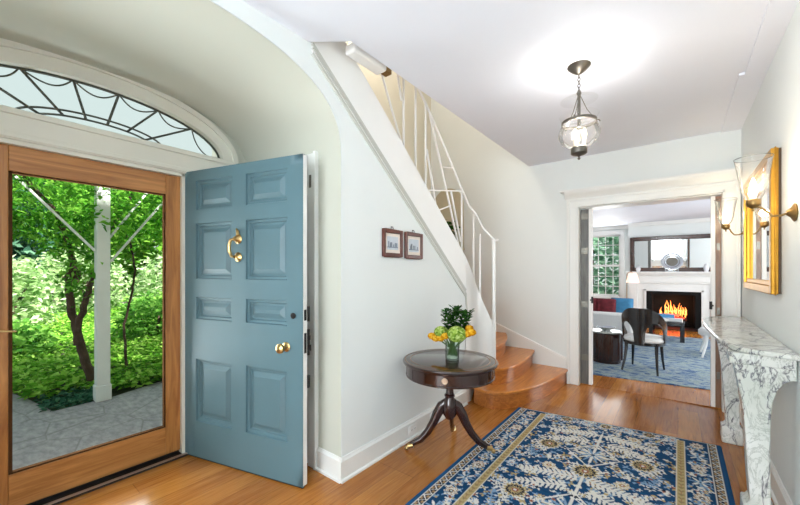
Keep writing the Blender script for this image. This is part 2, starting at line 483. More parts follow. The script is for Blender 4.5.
# narrow soffit along the right wall
mb = MB(); mb.box(.335, XR, 3.40, YB, ZC-.016, ZC+.002); mb.box(.365, XR, YR, 3.40, ZC-.016, ZC+.002)
struct('trim_1', mb, M['ceil'], 'narrow ceiling strip along the right wall')
# stairwell upper walls
mb = MB(); mb.box(-3.25, -3.1, 1.4, YB, 0, 5.3); mb.box(-3.25, -3.1, -1.2, 1.4, 2.9, 5.3)
struct('wall_stairwell', mb, M['stair_up'], 'outer wall of the stairwell')
mb = MB(); mb.box(-3.25, XR, -1.3, -1.2, ZC+.26, 5.3)
struct('wall_landing', mb, M['stair_up'], 'rear wall of the upper landing')
mb = MB(); mb.box(-3.25, XR+.15, -1.3, YB2, 5.3, 5.42)
struct('ceiling_upper', mb, M['ceil'], 'ceiling above the stairwell')
mb = MB(); mb.box(-3.1, XS-.13, 1.715, 1.74, 0, 1.9)
struct('wall_closet', mb, M['wall'], 'inner wall under the stairs')

# niche in the stairwell end wall (arched panel flat on the wall, in a darker beige)
mb = MB()
nz = lambda u: 2.40+.26*math.sqrt(max(0, 1-((u+2.78)/.27)**2))
us = [-2.78-.27*math.cos(PI*i/20) for i in range(21)]
mb.strip(us, lambda u: 1.72, nz, 0, .012, lambda u, z, d: (u, YB-.001-d, z))
mb.box(-3.05, -2.5, YB-.2, YB-.002, 1.70, 1.73)
struct('trim_2', mb, paint('niche_beige', rgb(196,186,160), .6, var=.03), 'beige arched niche in the stairwell end wall')

# ------------------------------------------------------------------ mouldings
def baseboard(name, pts, h=.15, t=.018, mat=None, label=None, shoe=True):
    """pts in plan; board built to the left of the path"""
    mb = MB()
    for a, b in zip(pts[:-1], pts[1:]):
        a = Vector((*a, 0)); b = Vector((*b, 0)); d = (b-a).normalized(); nn = Vector((-d.y, d.x, 0))
        sec = [(0, 0), (t, 0), (t, h-.022), (t*.55, h-.012), (t*.4, h), (0, h)]
        if shoe: sec = [(0, 0), (t+.013, 0), (t+.012, .014), (t, .02), (t, h-.022), (t*.55, h-.012), (t*.4, h), (0, h)]
        a2 = a-d*.0; b2 = b+d*.0
        m = len(sec)
        vs = [p+nn*u+Vector((0, 0, z)) for p in (a2, b2) for u, z in sec]
        fs = [tuple(range(m-1, -1, -1)), tuple(range(m, 2*m))]+[(i, (i+1) % m, m+(i+1) % m, m+i) for i in range(m)]
        mb.add(vs, fs)
    return struct(name, mb, mat or M['trim'], label)
baseboard('baseboard_stair', [(XS, 3.30), (XS, REC1-.022)], .155, label='white baseboard below the stair wall')
baseboard('baseboard_recess', [(XS+.0165, REC1), (-1.985, REC1)], .155, label='white baseboard on the side of the recess')
baseboard('baseboard_right', [(XR, YR), (XR, YB)], .15, label='white baseboard along the right wall')

# stringer moulding trim on the stair wall (parallel lines)
mb = MB()
for dz, w in ((-.062, .02), (-.028, .012), (-.002, .02)):
    mb.bar((XS+.004, 1.335, mould(1.335)+dz+.0), (XS+.004, 3.30, mould(3.30)+dz), .014, w, up=(0, 0, 1))
mb.bar((XS+.004, 3.30, mould(3.30)-.03), (XS+.004, 3.335, .9), .014, .02, up=(0, 1, 0))
struct('trim_3', mb, paint('moulding_grey', rgb(196,197,190), .45, var=.02), 'moulding along the lower edge of the stair stringer')

# fanlight surround, header rail
def ell(a, b, n=40, t0=0, t1=PI): return [(FY-a*math.cos(t0+(t1-t0)*i/n), FZ+b*math.sin(t0+(t1-t0)*i/n)) for i in range(n+1)]
mb = MB()
def band(a0, b0, a1, b1, x0, x1, mb):
    i0 = ell(a0, b0); i1 = ell(a1, b1); m = len(i0)
    vs = [(x, y, z) for x in (x0, x1) for y, z in i0+i1]
    k = 2*m; fs = []
    for i in range(m-1):
        fs += [(i, i+1, m+i+1, m+i), (k+i, k+m+i, k+m+i+1, k+i+1), (m+i, m+i+1, k+m+i+1, k+m+i), (i, k+i, k+i+1, i+1)]
    fs += [(0, m, k+m, k), (m-1, k+m-1, k+2*m-1, 2*m-1)]
    mb.add(vs, fs)
band(FA-.005, FB-.005, FA+.075, FB+.075, XL-.02, XL+.018, mb)
band(FA+.075, FB+.075, FA+.115, FB+.115, XL-.02, XL+.034, mb)
struct('trim_4', mb, M['cream_trim'], 'cream arched casing around the fanlight', smooth=30)
mb = MB()
mb.box(XL-.02, XL+.02, REC0+.1, FY+FA+.09, DH+.012, FZ); mb.box(XL, XL+.034, REC0+.1, FY+FA+.10, FZ-.03, FZ+.004)
mb.box(XL, XL+.028, REC0+.1, DO1+.05, DH+.02, DH+.05)
struct('trim_5', mb, M['cream_trim'], 'cream header rail between the front door and the fanlight', bevel=.004)
# fanlight
fl = MB()
XG = XL-.05
def fp(a, b, t): return (XG, FY-a*math.cos(t), FZ+b*math.sin(t))
for (a, b) in ((.37, .10), (.295, .068)): fl.tube([fp(a, b, PI*i/30) for i in range(31)], .0065, 6)
fl.tube([fp(FA-.004, FB-.004, PI*i/40) for i in range(41)], .009, 6)
offs = [-.57, -.345, -.115, .115, .345, .57]
thr = [math.acos(-o/FA) for o in offs]
for o, t in zip(offs, thr):
    fl.tube([fp(.295, .068, math.acos(-o*.265/.57/.295)), fp(FA, FB, t)], .0075, 6)
te = [0]+thr+[PI]
for a, b in zip(te[:-1], te[1:]):
    p0 = Vector(fp(FA, FB, a)); p1 = Vector(fp(FA, FB, b)); ctr = Vector((XG, FY, FZ))
    pts = []
    for i in range(13):
        q = i/12; p = p0.lerp(p1, q); inn = (ctr-p).normalized()
        mid = Vector(fp(FA, FB, a+(b-a)*q)); sag = 4*q*(1-q)
        dn = Vector((0, (FY-p.y)*.25, -.2)).normalized()
        pts.append(p+dn*sag*.062)
    fl.tube(pts, .005, 6)
w3 = struct('window_3', fl, M['lead'], 'fanlight with curved dark bars over the front door')
mb = MB(); mb.prism([(FY-FA, FZ)]+ell(FA, FB), XG-.012, XG-.008, lambda p, q, d: (d, p, q)); obj('pane', mb, M['glass'], w3)

# front door threshold
mb = MB(); mb.box(XL-.22, XL+.035, DO0, DO1+.01, 0, .014); mb.box(XL-.2, XL-.06, DO0, DO1, .014, .035)
o = struct('trim_6', mb, M['rubber'], 'dark threshold under the front door')
mb = MB(); mb.box(XL+.012, XL+.034, DO0, DO1+.01, .014, .02); obj('metal_strip', mb, M['alu'], o)
# jambs of the front door
mb = MB(); mb.box(XL-.28, XL+.006, DO1-.018, DO1+.002, .0, DH+.01); mb.box(XL-.28, XL+.006, DO0-.002, DO0+.018, 0, DH+.01)
mb.box(XL-.28, XL+.006, DO0, DO1, DH-.012, DH+.012); mb.box(XL-.005, XL+.014, DO1+.005, DO1+.06, 0, DH+.02)
struct('trim_7', mb, M['cream_trim'], 'cream jambs of the front door')

# glazed timber storm door
gx0, gx1 = XL-.075, XL-.03
GY0, GY1 = .02, 1.043
d2 = thing('door_2', 'oak framed glass door in the entry opening', 'door', (XL-.05, GY0, .035)); d2['kind'] = 'structure'
mb = MB(); mb.box(gx0, gx1, GY0, .172, .036, DH-.012); mb.box(gx0, gx1, .947, GY1, .036, DH-.012)
obj('stile', mb, M['oak'], d2, bevel=.004)
mb = MB(); mb.box(gx0, gx1, .172, .947, .036, .236); mb.box(gx0, gx1, .172, .947, 1.957, DH-.012)
obj('rail', mb, M['oak_h'], d2, bevel=.003)
mb = MB()
for (y0, y1, z0, z1) in ((.172, .188, .236, 1.957), (.936, .947, .236, 1.957), (.172, .947, .236, .246), (.172, .947, 1.947, 1.957)):
    mb.box(gx0+.01, gx1-.006, y0, y1, z0, z1)
obj('glazing_bead', mb, paint('bead', rgb(84,58,38), .95, spec=0), d2)
mb = MB(); mb.box(XL-.055, XL-.05, .18, .94, .24, 1.95); obj('pane', mb, M['glass'], d2)
mb = MB(); mb.tube([(XL-.03, .12, 1.06), (XL+.01, .12, 1.06), (XL+.014, .135, 1.06), (XL+.014, .20, 1.05)], .006, 8); mb.box(XL-.031, XL-.024, .10, .14, .98, 1.12)
obj('handle', mb, M['brass'], d2)

# open blue front door
HX, HY = XL+.002, 1.061
ang = math.atan2(1.361-1.061, -1.859+2.927)
DW, DT, DHH = 1.098, .045, 2.125
d1 = thing('door_1', 'open blue panelled front door with brass knocker', 'door', (HX, HY, .012), ang); d1['kind'] = 'structure'
# local x along the door, local -y faces the camera (blue), +y is the white inside
mb = MB()
zt = [0, .255, .737, 1.012, 1.195, 1.310, 1.740, 1.822, 2.06, DHH]
rows = [(.255, .737), (1.012, 1.195), (1.310, 1.740), (1.822, 2.058)]
cols = [(.114, .495), (.606, .985)]
FACE = -.004
def panel(mb, x0, x1, z0, z1, y):
    """stepped, raised panel sunk into the face"""
    rects = [(0, 0), (.010, .0), (.014, .013), (.030, .016), (.036, .026), (.050, .026), (.080, .010), (.083, .010)]
    vs = []
    for i, dd in rects:
        vs += [(x0+i, y+dd, z0+i), (x1-i, y+dd, z0+i), (x1-i, y+dd, z1-i), (x0+i, y+dd, z1-i)]
    fs = []
    for k in range(len(rects)-1):
        for j in range(4):
            fs.append((k*4+j, k*4+(j+1) % 4, (k+1)*4+(j+1) % 4, (k+1)*4+j))
    k = (len(rects)-1)*4; fs.append((k, k+1, k+2, k+3))
    mb.add(vs, fs)
def face_grid(mb, y):
    xs = [0, cols[0][0], cols[0][1], cols[1][0], cols[1][1], DW]
    zs = [0]+[q for r in rows for q in r]+[DHH]
    for i in range(5):
        for j in range(len(zs)-1):
            if i in (1, 3) and j % 2 == 1: panel(mb, xs[i], xs[i+1], zs[j], zs[j+1], y)
            else: mb.add([(xs[i], y, zs[j]), (xs[i+1], y, zs[j]), (xs[i+1], y, zs[j+1]), (xs[i], y, zs[j+1])], [(0, 1, 2, 3)])
face_grid(mb, 0)
mb.add([(0,0,0),(DW,0,0),(DW,.027,0),(0,.027,0)], [(0,1,2,3)]); mb.add([(0,0,DHH),(DW,0,DHH),(DW,.027,DHH),(0,.027,DHH)], [(0,1,2,3)])
mb.add([(DW,0,0),(DW,.004,0),(DW,.004,DHH),(DW,0,DHH)], [(0,1,2,3)])
mb.add([(0,0,0),(0,.02,0),(0,.02,DHH),(0,0,DHH)], [(0,1,2,3)])
obj('outer_face', mb, M['blue'], d1, local=True, smooth=20)
mb = MB(); mb.box(0, DW, .0275, DT, 0, DHH); mb.box(DW-.05, DW+.0005, .004, DT-.001, 0.004, DHH-.004)
o = obj('inner_face', mb, M['white'], d1, local=True, bevel=.002); o['label'] = 'white painted inner face and edge of the door'
# knocker
kx = .55
mb = MB(); mb.lathe([(0, .0), (.030, 0), (.034, .006), (.022, .014), (.012, .03), (.016, .036), (0, .042)], (kx, 0, 1.600), 20, rot=Matrix.Rotation(PI/2, 3, 'X'))
mb.lathe([(0, .0), (.030, 0), (.034, .006), (.022, .014), (.010, .02), (0, .024)], (kx, 0, 1.475), 20, rot=Matrix.Rotation(PI/2, 3, 'X'))
mb.tube([(kx, -.008, 1.63), (kx, -.012, 1.655), (kx-.012, -.01, 1.672)], [.012, .010, .004], 8)
kn = obj('knocker', mb, M['brass'], d1, local=True)
mb = MB()
mb.tube([(kx, -.036, 1.600), (kx-.026, -.045, 1.592), (kx-.042, -.042, 1.555), (kx-.042, -.04, 1.515), (kx-.026, -.038, 1.480), (kx, -.034, 1.474)], [.009, .011, .012, .012, .011, .010], 10)
obj('knocker_ring', mb, M['brass'], kn, local=True)
mb = MB(); mb.lathe([(0, 0), (.030, 0), (.031, .005), (.014, .012), (.011, .03), (.022, .042), (.031, .056), (.030, .068), (.018, .076), (0, .078)], (.968, 0, .885), 24, rot=Matrix.Rotation(PI/2, 3, 'X'))
obj('door_knob', mb, M['brass'], d1, local=True)
mb = MB(); mb.lathe([(0, 0), (.019, 0), (.02, .006), (.013, .012), (0, .013)], (1.024, 0, 1.09), 18, rot=Matrix.Rotation(PI/2, 3, 'X'))
obj('keyhole', mb, M['iron'], d1, local=True)
mb = MB(); mb.box(DW-.17, DW+.006, DT, DT+.022, .83, 1.0); mb.box(DW, DW+.018, DT+.004, DT+.018, .86, .90); mb.box(DW, DW+.014, DT+.004, DT+.018, .93, .96)
mb.box(DW-.12, DW+.008, DT, DT+.018, 1.05, 1.15); mb.box(DW-.0, DW+.004, .012, .034, .85, .98); mb.box(DW, DW+.004, .012, .034, 1.06, 1.13)
mb.box(DW-.1, DW+.01, DT, DT+.02, .62, .70)
obj('rim_lock', mb, M['iron'], d1, local=True, bevel=.003)
mb = MB()
for z in (.25, 1.05, 1.85): mb.cyl((-.006, .0, z), (-.006, .0, z+.11), .008, n=10)
obj('hinge', mb, M['iron'], d1, local=True)
mb = MB(); mb.box(.01, DW-.004, .004, .02, -.010, .0)
obj('bottom_seal', mb, M['rubber'], d1, local=True)

# closet door on the side wall of the recess, behind the blue door
d3 = MB(); yy = REC1
d3.box(-2.07, -1.985, yy-.028, yy-.001, 0, 2.22); d3.box(-2.82, -2.735, yy-.028, yy-.001, 0, 2.22); d3.box(-2.735, -2.07, yy-.028, yy-.001, 2.10, 2.22)
d3.box(-2.005, -1.981, yy-.036, yy-.001, 0, 2.23)
o = struct('door_3', d3, M['trim'], 'closet door casing on the recess side wall behind the blue door', bevel=.004)
mb = MB(); mb.box(-2.73, -2.075, yy-.018, yy-.001, .01, 2.098); obj('leaf', mb, M['trim'], o)
mb = MB(); mb.box(-2.05, -2.03, yy-.032, yy-.027, 1.98, 2.07); obj('hinge', mb, M['pewter'], o)

# living-room doorway casing with crown
mb = MB()
for (x0, x1, s) in ((-1.078, OX0, -1), (OX1, .472, 1)):
    mb.box(x0, x1, YB-.020, YB+.004, 0, OH+.03)
    e = x0 if s < 0 else x1
    mb.box(min(e, e-s*.032), max(e, e-s*.032), YB-.038, YB, 0, OH+.1)
    i = x1 if s < 0 else x0
    mb.box(min(i, i+s*.018), max(i, i+s*.018), YB-.028, YB, 0, OH+.03)
mb.box(-1.078, .472, YB-.022, YB+.004, OH, OH+.12); mb.box(OX0-.018, OX1+.018, YB-.028, YB, OH, OH+.02)
mb.box(-1.078, .472, YB-.034, YB, OH+.075, OH+.10)
prof = [(0, 0), (.028, 0), (.034, .02), (.055, .04), (.075, .07), (.08, .085), (.08, .105), (0, .105)]
mb.add([(x, YB-a, OH+.105+z) for x, k in ((-1.10, 1), (.474, 1)) for a, z in prof],
       [tuple(range(7, -1, -1)), tuple(range(8, 16))]+[(i, (i+1) % 8, 8+(i+1) % 8, 8+i) for i in range(8)])
mb.box(-1.145, .476, YB-.085, YB, OH+.192, OH+.215)
mb.box(OX0-.004, OX0+.004, YB-.01, YB2, 0, OH); mb.box(OX1-.004, OX1+.004, YB-.01, YB2, 0, OH); mb.box(OX0, OX1, YB, YB2, OH-.012, OH+.002)
struct('trim_8', mb, M['trim'], 'white moulded casing and cornice around the wide doorway', bevel=.003)
mb = MB(); mb.box(OX0, OX1, YB+.05, YB2+.05, .0, .012)
struct('trim_9', mb, M['floor'], 'oak saddle in the wide doorway', bevel=.003)
# folded pocket doors at the jambs
def folded(x0, x1, edge0, edge1, lab, mt, name):
    mb = MB(); mb.box(x0, x1, YB+.06, YB+.10, .012, OH-.02)
    o = struct(name, mb, mt, lab)
    mb = MB(); mb.box(edge0, edge1, YB+.052, YB+.112, .012, OH-.015); obj('edge_stile', mb, M['white'], o, bevel=.003)
    mb = MB(); e = edge1 if edge1 < 0 else edge0; sg = 1 if edge1 < 0 else -1
    mb.box(e-.01*sg, e+.012*sg, YB+.048, YB+.056, 1.0, 1.08); mb.cyl((e-.012*sg, YB+.05, 1.04), (e-.012*sg, YB+.03, 1.04), .009, n=10)
    obj('latch', mb, M['iron'], o)
    mb = MB()
    for z in (.3, .95, 1.6, 2.02): mb.box(x0+.01, x1-.01, YB+.054, YB+.060, z, z+.07)
    obj('hinge', mb, M['pewter'], o)
folded(OX0+.004, -.85, -.85, -.812, 'grey edge of the folded door at the left jamb', M['leafgrey'], 'door_4')
folded(.296, OX1-.004, .262, .296, 'brown edge of the folded door at the right jamb', M['leafwood'], 'door_5')

# ------------------------------------------------------------------ staircase
st = thing('staircase', 'curved oak staircase with white stringer and thin white railing', 'staircase', (-1.6, 3.6, 0))
NOSE = {
 1: [(-1.735,3.42),(-1.70,3.36),(-1.63,3.325),(-1.53,3.30),(-1.43,3.32),(-1.33,3.42),(-1.24,3.58),(-1.17,3.80),(-1.12,4.04),(-1.085,4.30),(-1.065,4.55),(-1.06,YB-.005)],
 2: [(-1.64,3.56),(-1.58,3.50),(-1.52,3.50),(-1.46,3.56),(-1.41,3.70),(-1.388,3.88),(-1.39,4.10),(-1.41,4.36),(-1.45,4.60),(-1.475,YB-.005)],
 3: [(-1.69,3.68),(-1.65,3.70),(-1.62,3.79),(-1.612,3.93),(-1.64,4.12),(-1.70,4.34),(-1.80,4.58),(-1.86,YB-.005)],
 4: [(-1.72,3.72),(-1.80,3.92),(-2.02,4.24),(-2.36,YB-.005)],
 5: [(-1.75,3.72),(-2.0,3.95),(-2.5,4.25),(-3.095,4.50)],
 6: [(-1.77,3.70),(-2.2,3.78),(-3.095,3.95)],
 7: [(-1.77,3.50),(-3.095,3.55)],
}
def inset(pl, d):
    out = []
    for i, p in enumerate(pl):
        a = Vector(pl[max(i-1, 0)]); b = Vector(pl[min(i+1, len(pl)-1)]); t = (b-a).normalized()
        out.append((p[0]-t.y*d, min(p[1]+t.x*d, YB-.005)))
    return out
RISE = .18
for i in range(1, 7):
    z = RISE*i
    cut = NOSE[min(i+2, 7)] if i < 6 else [(-1.80, 3.3), (-3.095, 3.3)]
    if i in (3, 4): cut = NOSE[i+1]
    if i == 1: cut = NOSE[3]
    if i == 2: cut = NOSE[4]
    back = list(reversed(inset(cut, .03)))
    if i == 4: back = [(-3.095, YB-.005), (-3.095, 4.45)]+back
    mb = MB(); mb.prism(NOSE[i]+back, z-.03, z); tr = obj('tread', mb, M['tread'], st, bevel=.009, seg=3)
    mb = MB(); mb.prism(inset(NOSE[i], .024)+back, z-RISE+.0005, z-.0305); obj('riser', mb, M['riser'], st)
for k in range(7, 18):
    z = RISE*k; y1 = 3.50-.221*(k-7)
    mb = MB(); mb.box(-3.09, XS-.14, y1-.25, y1+.02, z-.03, z); obj('tread', mb, M['tread'], st)
    mb = MB(); mb.box(-3.09, XS-.14, y1-.05, y1-.02, z-RISE, z-.03); obj('riser', mb, M['white'], st)
# stringer: straight flight band, then curling round to the newel
mb = MB()
ysn = sampl(1.335, 3.30, 24)
mb.strip(ysn, lambda u: mould(u)-.05, lambda u: strtop(u), -.006, .13, mps)
obj('stringer', mb, M['white'], st, smooth=20)
mb = MB()
inner = [(XS+.006, 3.30), (XS+.008, 3.42), (XS+.022, 3.51), (XS+.062, 3.575), (XS+.125, 3.615), (XS+.185, 3.625)]
tops = [strtop(3.30), 1.40, 1.24, 1.07, .90, .76]
bots = [0, 0, .18, .18, .18, .18]
vs = []; N = len(inner)
for (x, y), zt_, zb in zip(inner, tops, bots):
    vs += [(x, y, zb), (x, y, zt_), (x-.05, y+.06, zb), (x-.05, y+.06, zt_)]
fs = []
for i in range(N-1):
    a = 4*i; b = a+4
    fs += [(a, b, b+1, a+1), (a+2, a+3, b+3, b+2), (a+1, b+1, b+3, a+3), (a, a+2, b+2, b)]
fs += [(0, 1, 3, 2), (4*N-4, 4*N-2, 4*N-1, 4*N-3)]
mb.add(vs, fs)
obj('curved_stringer', mb, M['white'], st, smooth=60)
# railing
XH = XS-.045
NP = (-1.566, 3.62)
rail = [(NP[0], NP[1], 1.725), (XS+.06, 3.60, 1.86), (XS+.005, 3.52, 2.02), (XH, 3.465, 2.105), (XH, 3.241, 2.316), (XH, 2.98, 2.579), (XH, 2.646, 2.897), (XH, 2.535, 2.985), (XH, 2.35, 3.13), (XH, 2.1, 3.33), (XH, 1.7, 3.65)]
mb = MB(); mb.tube(rail, .012, 10, squash=1.25); mb.box(NP[0]-.015, NP[0]+.045, NP[1]-.018, NP[1]+.018, 1.715, 1.733)
obj('handrail', mb, M['white'], st)
mb = MB(); mb.box(NP[0]-.014, NP[0]+.014, NP[1]-.014, NP[1]+.014, .18, 1.72)
obj('newel_post', mb, M['white'], st, bevel=.002)
def baluster(p0, p1, w=.014):
    mb = MB(); mb.bar(p0, p1, w, w); obj('baluster', mb, M['white'], st)
baluster((XS+.03, 3.585, 1.0), (XS+.03, 3.585, 1.80)); baluster((XS-.02, 3.53, 1.20), (XS-.02, 3.53, 2.02))
for y, zt_ in ((3.306, 2.25), (2.63, 2.90), (2.475, 3.03), (2.304, 3.16)): baluster((XH, y, strtop(y)-.02), (XH, y, zt_))
baluster((XH, 2.679, 2.87), (XH, 3.255, 1.62)); baluster((XH, 2.015, 2.94), (XH, 2.30, 2.40)); baluster((XH, 2.16, 3.27), (XH, 2.277, 2.80))
baluster((XH, 2.65, 2.5), (XH, 2.80, 2.0)); baluster((XH, 3.08, 2.20), (XH, 3.28, 1.7))
def rung(p0, p1):
    mb = MB(); mb.bar(p0, p1, .01, .012); obj('rung', mb, M['white'], st)
rung((XH, 2.679, 2.131), (XH, 3.306, 2.235)); rung((XH, 2.85, 1.97), (XH, 3.077, 2.05)); rung((XH, 2.923, 2.40), (XH, 3.137, 2.44))
mb = MB(); mb.box(XO-.16, XO-.06, 1.56, 1.88, ZC+.02, ZC+.085); o = obj('landing_rail', mb, M['white'], st, bevel=.02, seg=3)
mb = MB(); mb.box(XO-.13, XO-.07, 1.882, 1.94, ZC+.03, ZC+.07); obj('rail_bracket', mb, M['oldbrass'], st, bevel=.006)
# skirting up the end wall
mb = MB()
mb.strip([-3.09, -2.45, -1.96, -1.55, -1.085], lambda u: .0 if u > -1.2 else .02, lambda u: .30+.385*(-1.085-u), 0, .018, lambda u, z, d: (u, YB-.0005-d, z))
obj('wall_skirt', mb, M['trim'], st)
mb = MB(); mb.bar((-3.09, YB-.012, .30+.385*2.005), (-1.085, YB-.012, .30), .03, .022); obj('skirt_cap', mb, M['white'], st)

# ------------------------------------------------------------------ hall furniture
# round drum table
TC = (-1.36, 2.32)
tb = thing('drum_table', 'round dark mahogany drum table on three splayed legs', 'table', (TC[0], TC[1], 0))
mb = MB(); mb.lathe([(0, .695), (.350, .695), (.356, .70), (.358, .71), (.354, .718), (.346, .722), (0, .722)], (*TC, 0), 64)
tt = obj('tabletop', mb, M['mahotop'], tb)
mb = MB()
for r in (.296, .336): mb.shell([(r, .7223), (r+.003, .7228), (r+.006, .7223)], (*TC, 0), 64)
obj('inlay', mb, M['inlay'], tt)
mb = MB(); mb.lathe([(0, .600), (.328, .600), (.334, .604), (.334, .612), (.330, .616), (.330, .684), (.336, .690), (.336, .696), (0, .696)], (*TC, 0), 64)
for k in range(16):
    a = 2*PI*k/16; c = (TC[0]+.330*math.cos(a), TC[1]+.330*math.sin(a), .65)
    mb.obox(c, (.004, .006, .064), a)
ap = obj('apron', mb, M['maho'], tb)
ka = math.atan2(-TC[1]-.0, -TC[0]+.0) - .10
kd = Vector((math.cos(ka), math.sin(ka), 0))
kc = Vector((*TC, .652)) + kd*.332
rot = kd.to_track_quat('Z', 'Y').to_matrix()
mb = MB(); mb.lathe([(0, 0), (.021, 0), (.021, .004), (.017, .007), (.012, .006), (.009, .012), (0, .013)], kc, 24, rot=rot)
k_ = obj('drawer_rosette', mb, paint('bone', rgb(206,176,150), .3, .2, .1), ap); k_['label'] = 'round pale rosette on the drum'
mb = MB(); mb.lathe([(.060, .60), (.040, .585), (.030, .56), (.027, .50), (.030, .46), (.040, .45), (.040, .44), (.032, .435), (.046, .40), (.052, .36), (.050, .30), (.030, .27), (0, .265)][::-1], (*TC, 0), 28)
obj('pedestal', mb, M['maho'], tb)
for dx, dy, ln in ((-.30, -.17, .33), (.27, .20, .33), (-.19, .41, .39)):
    d = Vector((dx, dy, 0)).normalized(); z0 = .018 if dx < 0 else .026
    ctr = [(.02, .385), (.06, .36), (.095, .30), (.125, .23), (.165, .16), (.22, .095), (ln*.85, .060), (ln-.03, z0+.022)]
    pts = [Vector((*TC, 0))+d*r+Vector((0, 0, z)) for r, z in ctr]
    mb = MB(); mb.tube(pts, [.040, .042, .038, .033, .029, .026, .022, .019], 10, squash=.62)
    lg = obj('leg', mb, M['maho'], tb)
    mb = MB(); e = Vector((*TC, 0))+d*ln
    mb.tube([e-d*.05+Vector((0,0,z0+.028)), e-d*.01+Vector((0,0,z0+.018))], [.021, .017], 12)
    mb.sph(e+Vector((0, 0, z0+.001)), .017, 12)
    c_ = obj('caster', mb, M['brass'], lg); c_['label'] = 'brass toe cap and caster'

# vase with flowers
VX, VY, VZ = -1.335, 2.315, .723
va = thing('glass_vase', 'clear glass cylinder vase of stems on the drum table', 'vase', (VX, VY, VZ))
mb = MB(); mb.lathe([(.0, 0), (.050, 0), (.052, .004), (.052, .128), (.049, .128), (.049, .008), (0, .008)], (VX, VY, VZ), 32)
obj('glass', mb, M['water'], va)
mb = MB()
for k in range(26):
    a = R.random()*2*PI; r0 = .012+.03*R.random(); a2 = a+R.uniform(1.5, 4); r1 = .04*R.random()
    mb.cyl((VX+r0*math.cos(a), VY+r0*math.sin(a), VZ+.03), (VX+r1*math.cos(a2), VY+r1*math.sin(a2), VZ+.16), .0035, n=6)
obj('stems', mb, M['stem'], va)
mb = MB()
for k in range(70):
    a = R.random()*2*PI; r0 = .043*math.sqrt(R.random())
    mb.sph((VX+r0*math.cos(a), VY+r0*math.sin(a), VZ+.014+.016*R.random()), (.007, .006, .005), 6)
pb = obj('pebbles', mb, M['pebble'], va); pb['kind'] = 'stuff'
def petals(mb, c, rad, n, ps, up=0.0, sq=1.0):
    c = Vector(c)
    for k in range(n):
        z = 1-2*(k+.5)/n; th = k*2.39996
        d = Vector((math.sqrt(1-z*z)*math.cos(th), math.sqrt(1-z*z)*math.sin(th), z*sq)).normalized()
        p = c+Vector((d.x*rad, d.y*rad, d.z*rad*sq)); a = d.orthogonal().normalized(); b = d.cross(a)
        w = R.random()*3
        u = a*math.cos(w)+b*math.sin(w); v = d.cross(u); s = ps*R.uniform(.8, 1.2)
        q = [p+u*s+d*s*.2, p+v*s*.8, p-u*s+d*s*.2, p-v*s*.8]
        mb.add(q, [(0, 1, 2, 3)])
def bloom(name, lab, cat, c, rad, n, ps, mat, grp, sq=1.0):
    mb = MB(); petals(mb, c, rad, n, ps, 0, sq); petals(mb, c, rad*.82, n//2, ps, 0, sq)
    o = thing(name, lab, cat, (c[0], c[1], c[2]), 0, grp)
    obj('petals', mb, mat, o, smooth=0, weld=False)
    mb = MB(); mb.tube([(VX+(c[0]-VX)*.15, VY+(c[1]-VY)*.15, VZ+.09), (VX+(c[0]-VX)*.7, VY+(c[1]-VY)*.7, (VZ+.13+c[2])/2), c], .0035, 6)
    obj('stalk', mb, M['stem'], o)
bloom('hydrangea', 'large pale green hydrangea head at the front of the bouquet', 'flower', (-1.262, 2.255, .930), .066, 230, .013, M['hydr'], 'hydrangeas in the vase', .85)
bloom('hydrangea', 'smaller green hydrangea head at the left of the bouquet', 'flower', (-1.405, 2.27, .93), .050, 150, .012, M['hydr'], 'hydrangeas in the vase', .8)
ylab = ['yellow bloom at the far left tip of the bouquet', 'yellow bloom just below the small green hydrangea', 'yellow bloom left of the large green hydrangea, low in the bouquet', 'yellow bloom right of the large green hydrangea',
        'topmost yellow bloom on the left side of the bouquet', 'yellow bloom at the far right tip of the bouquet', 'lowest yellow bloom on the left side of the bouquet', 'yellow bloom tucked behind the large hydrangea on its right']
ypos = [(-1.49, 2.27, .888), (-1.40, 2.25, .885), (-1.36, 2.25, .905), (-1.195, 2.29, .935), (-1.44, 2.28, .915), (-1.17, 2.31, .945), (-1.445, 2.255, .878), (-1.20, 2.33, .968)]
for l, p in zip(ylab, ypos): bloom('yellow_flower', l, 'flower', p, .028, 60, .012, M['yell'], 'yellow blooms in the vase', .8)
def leafquad(mb, p, d, n, l, w):
    s = d.cross(n).normalized()
    mb.add([p, p+d*l*.45+s*w/2+n*w*.12, p+d*l, p+d*l*.45-s*w/2+n*w*.12], [(0, 1, 2), (0, 2, 3)])
for lab, base, tip in (('dark leafy sprig on the left of the bouquet', (-1.36, 2.33, .86), (-1.405, 2.345, 1.085)), ('tallest dark leafy sprig in the middle of the bouquet', (-1.33, 2.34, .86), (-1.325, 2.36, 1.115)), ('dark leafy sprig on the right of the bouquet', (-1.29, 2.34, .87), (-1.235, 2.36, 1.09))):
    o = thing('leafy_sprig', lab, 'foliage', base, 0, 'leafy sprigs in the vase')
    b0 = Vector(base); t0 = Vector(tip); mb = MB()
    for k in range(270):
        q = R.uniform(.2, 1.0); p = b0.lerp(t0, q); a = R.random()*2*PI
        d = Vector((math.cos(a), math.sin(a), R.uniform(.1, 1.0))).normalized()
        p = p + Vector((math.cos(a), math.sin(a), 0))*R.uniform(0, .03)
        leafquad(mb, p, d, Vector((R.uniform(-.4,.4), R.uniform(-.4,.4), 1)).normalized(), R.uniform(.026, .042), R.uniform(.018, .026))
    obj('leaves', mb, M['sprig'], o, smooth=0, weld=False)
    mb = MB(); mb.tube([b0-Vector((0,0,.06)), b0, t0], .003, 6); obj('stalk', mb, M['stem'], o)

